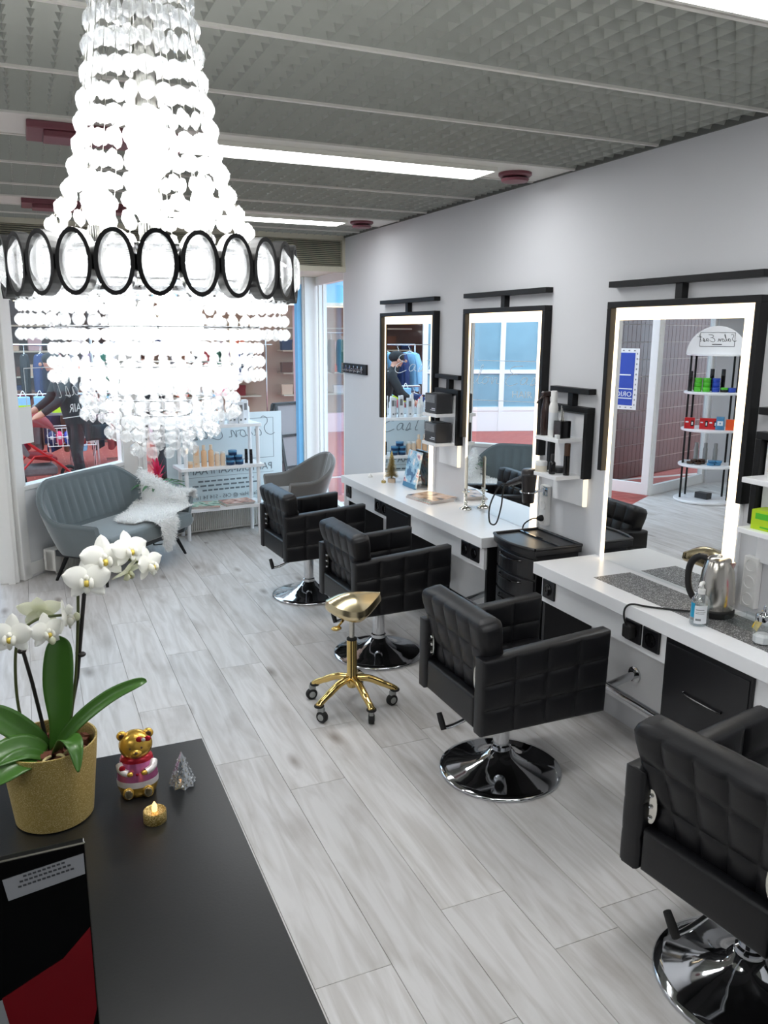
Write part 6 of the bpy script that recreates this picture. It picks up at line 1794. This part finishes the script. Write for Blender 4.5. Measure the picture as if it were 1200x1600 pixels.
# goods on the display boards
ORD2 = ('first', 'second', 'third', 'fourth', 'fifth', 'sixth')
gi = 0
for (xa, nm_, cnt) in ((-2.9, 'leftmost bay', 4), (-0.6, 'bay behind the person', 5), (2.15, 'bay left of the pale post', 6), (5.2, 'bay right of the pale post', 4)):
    for z, bn in ((0.58, 'lowest'), (1.05, 'second'), (1.53, 'third')):
        for k in range(cnt):
            c = ('beige', 'magenta', 'brownc', 'whitep', 'denim', 'orange', 'purplec', 'pinkpost', 'redc')[(gi*5+k*2) % 9]
            cnm = {'beige': 'beige', 'magenta': 'magenta', 'brownc': 'brown', 'whitep': 'white', 'denim': 'navy', 'orange': 'orange', 'purplec': 'mauve', 'pinkpost': 'pale pink', 'redc': 'dark red'}[c]
            t = thing('shop_box', '%s boxed article, %s on the %s board, %s' % (cnm, ORD2[k], bn, nm_), 'box', (xa+0.4*k, 17.2, z), 0.12*((gi+k) % 3-1), 'boxed goods in the opposite shop')
            hh = (.14, .22, .3, .18)[(gi+k) % 4]
            MB().box(-0.12, -0.06, 0, 0.12, 0.06, hh).build('carton', M[c], t, bevel=0.01)
            MB().box(-0.125, -0.065, hh*0.7, 0.125, 0.065, hh).build('lid', M[c], t)
            gi += 1
# bargain table with lime tagged bags, and wire basket
bt_ = thing('bargain_table', 'low market table with goods on the pavement', 'table', (-0.1, 12.08, 0))
MB().box(-0.55, -0.2, 0.78, 0.65, 0.2, 0.81).build('table_board', M['greyc'], bt_)
for (a, b) in ((-0.5, -0.16), (0.6, -0.16), (-0.5, 0.16), (0.6, 0.16)): MB().cyl((a, b, -0.065), (a, b, 0.78), 0.02, n=8).build('leg', M['chrome'], bt_)
for k in range(5):
    t = thing('lime_bag', 'white gift bag with lime tag, %s on the market table' % ORD2[k], 'bag', (-0.48+k*0.21, 12.03, 0.81), 0.1*(k % 3), 'lime tagged bags')
    MB().box(-0.08, -0.05, 0, 0.08, 0.05, 0.22).build('bag_body', M['lightblue'], t, bevel=0.01)
    MB().box(-0.075, -0.056, 0.0, 0.075, -0.051, 0.11).build('tag', M['lime'], t)
    MB().tube(bez([(-0.04, 0, 0.22), (0, 0, 0.30), (0.04, 0, 0.22)], 5), 0.006, 6).build('bag_handle', M['whitep'], t)
wbk = thing('wire_basket', 'white wire basket of small goods beside the pushchair', 'basket', (0.50, 11.72, 0.40))
wm = MB()
for z in (0.0, 0.12, 0.24):
    for (a, b, c, d) in ((-.3, -.15, .3, -.15), (.3, -.15, .3, .15), (.3, .15, -.3, .15), (-.3, .15, -.3, -.15)): wm.tube([(a, b, z), (c, d, z)], 0.006, 5)
for k in range(11):
    wm.tube([(-.3+.06*k, -.15, 0), (-.3+.06*k, -.15, .24)], 0.004, 5)
wm.build('wire_frame', M['whitep'], wbk)
for (a, b) in ((-.28, -.13), (.28, -.13), (-.28, .13), (.28, .13)): MB().cyl((a, b, -0.465), (a, b, 0), 0.012, n=6).build('leg', M['chrome'], wbk)
for k in range(6):
    c = ('denim', 'magenta', 'blue', 'coat', 'redc', 'whitep')[k]
    t = thing('folded_item', '%s folded item in the wire basket' % ('navy', 'magenta', 'royal blue', 'black', 'dark red', 'white')[k], 'textile', (0.25+k*0.1, 11.72, 0.41), 0)
    MB().slab((-.045, -.1, .08), (.045, -.1, .08), (.045, .1, .08), (-.045, .1, .08), 0.15, 1, 1, 5, rr=0.04, groove=0, puff=0.02).build('fold', M[c], t, smooth=60)
    MB().box(-0.02, -0.12, 0.08, 0.02, -0.1, 0.12).build('tag', M['label'], t)
# pushchair
pc = thing('pushchair', 'red pushchair parked outside the window behind the sofa', 'pushchair', (0.04, 11.24, -0.065), math.radians(8))
for (a, b, r_) in ((-0.30, -0.24, 0.13), (-0.30, 0.24, 0.13), (0.42, -0.20, 0.11), (0.42, 0.20, 0.11)):
    w_ = MB()
    w_.tube([(a+(r_-0.02)*math.cos(2*PI*k/24), b, r_+(r_-0.02)*math.sin(2*PI*k/24)) for k in range(25)], 0.022, 8)
    wo_ = w_.build('wheel', M['rubber'], pc, smooth=50)
    MB().cyl((a, b-0.02, r_), (a, b+0.02, r_), 0.03, n=12).build('hub', M['caster'], wo_)
    MB().tube([(a-r_+0.03, b, r_), (a+r_-0.03, b, r_)], 0.008, 6).tube([(a, b, 0.03), (a, b, 2*r_-0.03)], 0.008, 6).build('spokes', M['caster'], wo_)
for s_ in (-0.22, 0.22):
    MB().tube(bez([(0.42, s_, 0.13), (0.20, s_, 0.34), (-0.1, s_, 0.58), (-0.42, s_, 0.95), (-0.5, s_, 1.02)], 5), 0.016, 8).build('frame_tube', M['red'], pc, smooth=40)
    MB().tube([(-0.30, s_, 0.15), (-0.05, s_, 0.42), (0.16, s_, 0.42)], 0.014, 8).build('frame_tube', M['red'], pc, smooth=40)
MB().tube([(-0.5, -0.22, 1.02), (-0.5, 0.22, 1.02)], 0.018, 8).build('push_handle', M['rubber'], pc, smooth=40)
MB().slab((-0.12, -0.19, 0.42), (0.22, -0.19, 0.36), (0.22, 0.19, 0.36), (-0.12, 0.19, 0.42), 0.06, 1, 1, 5, rr=0.02, groove=0, puff=0.01).build('seat', M['redc'], pc, smooth=60)
MB().slab((-0.12, -0.19, 0.42), (-0.12, 0.19, 0.42), (-0.32, 0.19, 0.85), (-0.32, -0.19, 0.85), 0.06, 1, 1, 5, rr=0.02, groove=0, puff=0.01).build('backrest', M['greyc'], pc, smooth=60)
MB().grid(lambda u, v: (-0.10+0.32*math.sin(v*1.5)+0.02, 0.24*math.sin((u-0.5)*PI), 0.62+0.32*math.cos(v*1.5)*1.0*math.cos((u-0.5)*PI*0.75)+0.05), 14, 8).build('canopy', M['redc'], pc, smooth=True)
MB().box(-0.22, -0.18, 0.16, 0.22, 0.18, 0.28).build('basket', M['greyc'], pc, bevel=0.03)
# backpack hanging on a pole by the window column
bp2 = thing('backpack', 'black backpack with pink lettering hanging outside the window', 'backpack', (0.74, 10.3, 0.62), 0.35)
MB().slab((-0.15, 0, 0), (0.15, 0, 0), (0.13, 0, 0.46), (-0.13, 0, 0.46), 0.18, 1, 1, 7, rr=0.07, groove=0, puff=0.02, corner=0.12).build('bag_body', M['coat'], bp2, smooth=60)
MB().slab((-0.11, -0.10, 0.02), (0.11, -0.10, 0.02), (0.11, -0.10, 0.2), (-0.11, -0.10, 0.2), 0.07, 1, 1, 5, rr=0.03, groove=0, puff=0.01).build('front_pocket', M['coat'], bp2, smooth=60)
MB().tube(bez([(-0.04, 0, 0.46), (0, 0, 0.54), (0.04, 0, 0.46)], 6), 0.012, 8).build('grab_loop', M['redc'], bp2, smooth=40)
for s_ in (-1, 1): MB().tube(bez([(s_*0.08, 0.07, 0.42), (s_*0.14, 0.16, 0.25), (s_*0.10, 0.09, 0.02)], 6), 0.014, 8).build('strap', M['coat'], bp2, smooth=40)
lettering('SPIRIT', 0.085, M['pinkpost'], bp2, frame_mtx((0, -0.118, 0.26), (1, 0, 0), (0, 0, 1)))
hp_ = thing('hanging_pole', 'thin metal pole the backpack hangs from', 'pole', (0.74, 10.42, 0))
MB().cyl((0, 0, -0.065), (0, 0, 1.9), 0.014, n=10).build('pole', M['chrome'], hp_, smooth=40)
MB().tube([(0, 0, 1.16), (0, -0.12, 1.15)], 0.01, 8).build('hook', M['chrome'], hp_, smooth=40)
MB().lathe([(0.18, -0.065), (0.18, -0.05), (0.02, -0.03)], 20).build('foot', M['chrome'], hp_, smooth=40)
# dark A-board leaning outside at right of the sign
ab = thing('folding_board', 'black framed folding board standing outside right of the sign', 'a-board', (2.98, 9.6, -0.065), 0.4)
for s_ in (-1, 1):
    k0 = MB()
    a, b, c, d = V(-0.3, s_*0.28, 0), V(0.3, s_*0.28, 0), V(0.3, s_*0.03, 1.12), V(-0.3, s_*0.03, 1.12)
    for (p, q) in ((a, b), (b, c), (c, d), (d, a), ((a*2+d)/3, (b*2+c)/3), ((a+d*2)/3, (b+c*2)/3)): k0.beam(p, q, 0.03, 0.03)
    k0.build('board_frame', M['blackmetal'], ab)
    MB().add([a, b, c, d], [(0, 1, 2, 3)]).build('board_panel', M['greyc'], ab)

# ---------------------------------------------------------------- people outside
def person(name, label, loc, rz, J, R_, coat, trouser, hat=None, hair=None):
    t = thing(name, label, 'person', loc, rz)
    E_ = [('pel', 'spi'), ('spi', 'che'), ('che', 'nec'), ('nec', 'hea'), ('hea', 'top'), ('che', 'shl'), ('shl', 'ell'), ('ell', 'wrl'), ('wrl', 'hal'), ('che', 'shr'), ('shr', 'elr'), ('elr', 'wrr'), ('wrr', 'har'),
          ('pel', 'hil'), ('hil', 'knl'), ('knl', 'anl'), ('anl', 'tol'), ('pel', 'hir'), ('hir', 'knr'), ('knr', 'anr'), ('anr', 'tor')]
    extra = []
    for sd in ('l', 'r'):
        w_, h_ = Vector(J['wr'+sd]), Vector(J['ha'+sd]); d = (h_-w_).normalized()
        s_ = d.cross(V(0, 0, 1))
        s_ = s_.normalized() if s_.length > 0.1 else V(1, 0, 0)
        for k in range(5):
            off = (k-1.5)*0.018 if k < 4 else 0.05
            base = h_ - d*(0.0 if k < 4 else 0.04) + s_*off*0.8
            mid = base + d*(0.035 if k < 4 else 0.02)+s_*(0.0 if k < 4 else 0.012); tip = mid+d*(0.03-0.004*abs(k-1.5))+V(0, 0, -0.012)
            J['f%s%da' % (sd, k)], J['f%s%db' % (sd, k)] = mid, tip
            R_['f%s%da' % (sd, k)] = R_['f%s%db' % (sd, k)] = (0.009, 0.009)
            E_ += [('ha'+sd, 'f%s%da' % (sd, k)), ('f%s%da' % (sd, k), 'f%s%db' % (sd, k))]
    names = list(J.keys()); idx = {n_: i for i, n_ in enumerate(names)}
    me = bpy.data.meshes.new('body'); me.from_pydata([tuple(J[n_]) for n_ in names], [(idx[a], idx[b]) for a, b in E_], [])
    ob = bpy.data.objects.new('body_tmp', me); COL.objects.link(ob)
    ob.modifiers.new('skin', 'SKIN'); sub = ob.modifiers.new('sub', 'SUBSURF'); sub.levels = 2
    sv = me.skin_vertices[0].data
    for n_, i in idx.items():
        r_ = R_.get(n_, (0.05, 0.05)); sv[i].radius = r_
        sv[i].use_root = (n_ == 'pel')
    dg = bpy.context.evaluated_depsgraph_get()
    m2 = bpy.data.meshes.new_from_object(ob.evaluated_get(dg))
    bpy.data.objects.remove(ob, do_unlink=True)
    m2.materials.clear()
    for m_ in (coat, trouser, M['skin'], M['rubber']): m2.materials.append(m_)
    wl_, wr_ = Vector(J['wrl']), Vector(J['wrr']); nk = Vector(J['nec']); hip = Vector(J['pel']).z
    for p in m2.polygons:
        c = p.center; mi = 0
        if c.z > nk.z+0.03 and (c-Vector(J['hea'])).length < 0.25: mi = 2
        elif (c-Vector(J['hal'])).length < 0.11 or (c-Vector(J['har'])).length < 0.11: mi = 2
        elif c.z < 0.09: mi = 3
        elif c.z < hip-0.12 and (c-wl_).length > 0.2 and (c-wr_).length > 0.2: mi = 1
        p.material_index = mi; p.use_smooth = True
    link('body', m2, t)
    hc = Vector(J['hea']); f = V(0, -1, 0)
    MB().ell(hc+V(0, -0.115, -0.005), (0.014, 0.022, 0.022), 8, 6).build('nose', M['skin'], t, smooth=True)
    for s_ in (-1, 1):
        MB().ell(hc+V(s_*0.035, -0.096, 0.02), (0.012, 0.008, 0.008), 8, 6).build('eye', M['ink'], t, smooth=True)
        MB().ell(hc+V(s_*0.088, 0.0, 0.005), (0.012, 0.025, 0.034), 8, 6).build('ear', M['skin'], t, smooth=True)
    MB().ell(hc+V(0, -0.10, -0.055), (0.026, 0.008, 0.006), 8, 6).build('mouth', M['redc'], t, smooth=True)
    MB().ell(hc+V(0, 0.02, 0.055), (0.10, 0.115, 0.085), 16, 10).build('cap' if hat else 'hair', hat or hair, t, smooth=True)
    # open jacket skirt
    pl_ = Vector(J['pel']); ch_ = Vector(J['spi'])
    return t
R0 = {'pel': (.16, .13), 'spi': (.16, .125), 'che': (.18, .13), 'nec': (.06, .06), 'hea': (.085, .10), 'top': (.07, .08), 'shl': (.075, .075), 'shr': (.075, .075), 'ell': (.058, .058), 'elr': (.058, .058), 'wrl': (.042, .042), 'wrr': (.042, .042), 'hal': (.04, .025), 'har': (.04, .025),
      'hil': (.10, .10), 'hir': (.10, .10), 'knl': (.07, .07), 'knr': (.07, .07), 'anl': (.05, .05), 'anr': (.05, .05), 'tol': (.04, .03), 'tor': (.04, .03)}
# local frame: faces -y, +x is the person's left
J1 = {'pel': V(0, 0, .90), 'spi': V(0, -.04, 1.10), 'che': V(0, -.12, 1.32), 'nec': V(0, -.20, 1.47), 'hea': V(0, -.25, 1.58), 'top': V(0, -.26, 1.66), 'shl': V(.17, -.13, 1.38), 'shr': V(-.17, -.13, 1.38), 'ell': V(.26, -.26, 1.14), 'elr': V(-.24, -.22, 1.14), 'wrl': V(.22, -.46, 1.0), 'wrr': V(-.18, -.42, 1.02), 'hal': V(.21, -.54, .96), 'har': V(-.17, -.50, .99),
      'hil': V(.10, 0, .86), 'hir': V(-.10, 0, .86), 'knl': V(.12, -.05, .48), 'knr': V(-.12, .02, .48), 'anl': V(.13, .02, .08), 'anr': V(-.13, .06, .08), 'tol': V(.14, -.12, .03), 'tor': V(-.14, -.08, .03)}
person('person', 'person in black jacket and black cap leaning over goods outside the window', (0.52, 10.75, -0.065), math.radians(-75), J1, dict(R0), M['coat'], M['trouser'], hat=M['coat'])
J2 = {'pel': V(0, 0, .92), 'spi': V(0, 0, 1.14), 'che': V(0, .01, 1.36), 'nec': V(0, 0, 1.52), 'hea': V(0, -.02, 1.63), 'top': V(0, -.01, 1.71), 'shl': V(.17, .01, 1.42), 'shr': V(-.17, .01, 1.42), 'ell': V(.23, .03, 1.16), 'elr': V(-.23, .03, 1.16), 'wrl': V(.22, -.06, .93), 'wrr': V(-.22, -.06, .93), 'hal': V(.22, -.09, .85), 'har': V(-.22, -.09, .85),
      'hil': V(.10, 0, .87), 'hir': V(-.10, 0, .87), 'knl': V(.14, -.06, .48), 'knr': V(-.14, .04, .48), 'anl': V(.17, .0, .08), 'anr': V(-.17, .12, .08), 'tol': V(.19, -.13, .03), 'tor': V(-.19, -.01, .03)}
person('person', 'person in black walking outside, legs showing below the chandelier', (1.46, 11.1, -0.065), math.radians(160), J2, dict(R0), M['coat'], M['trouser'], hair=M['brown'])
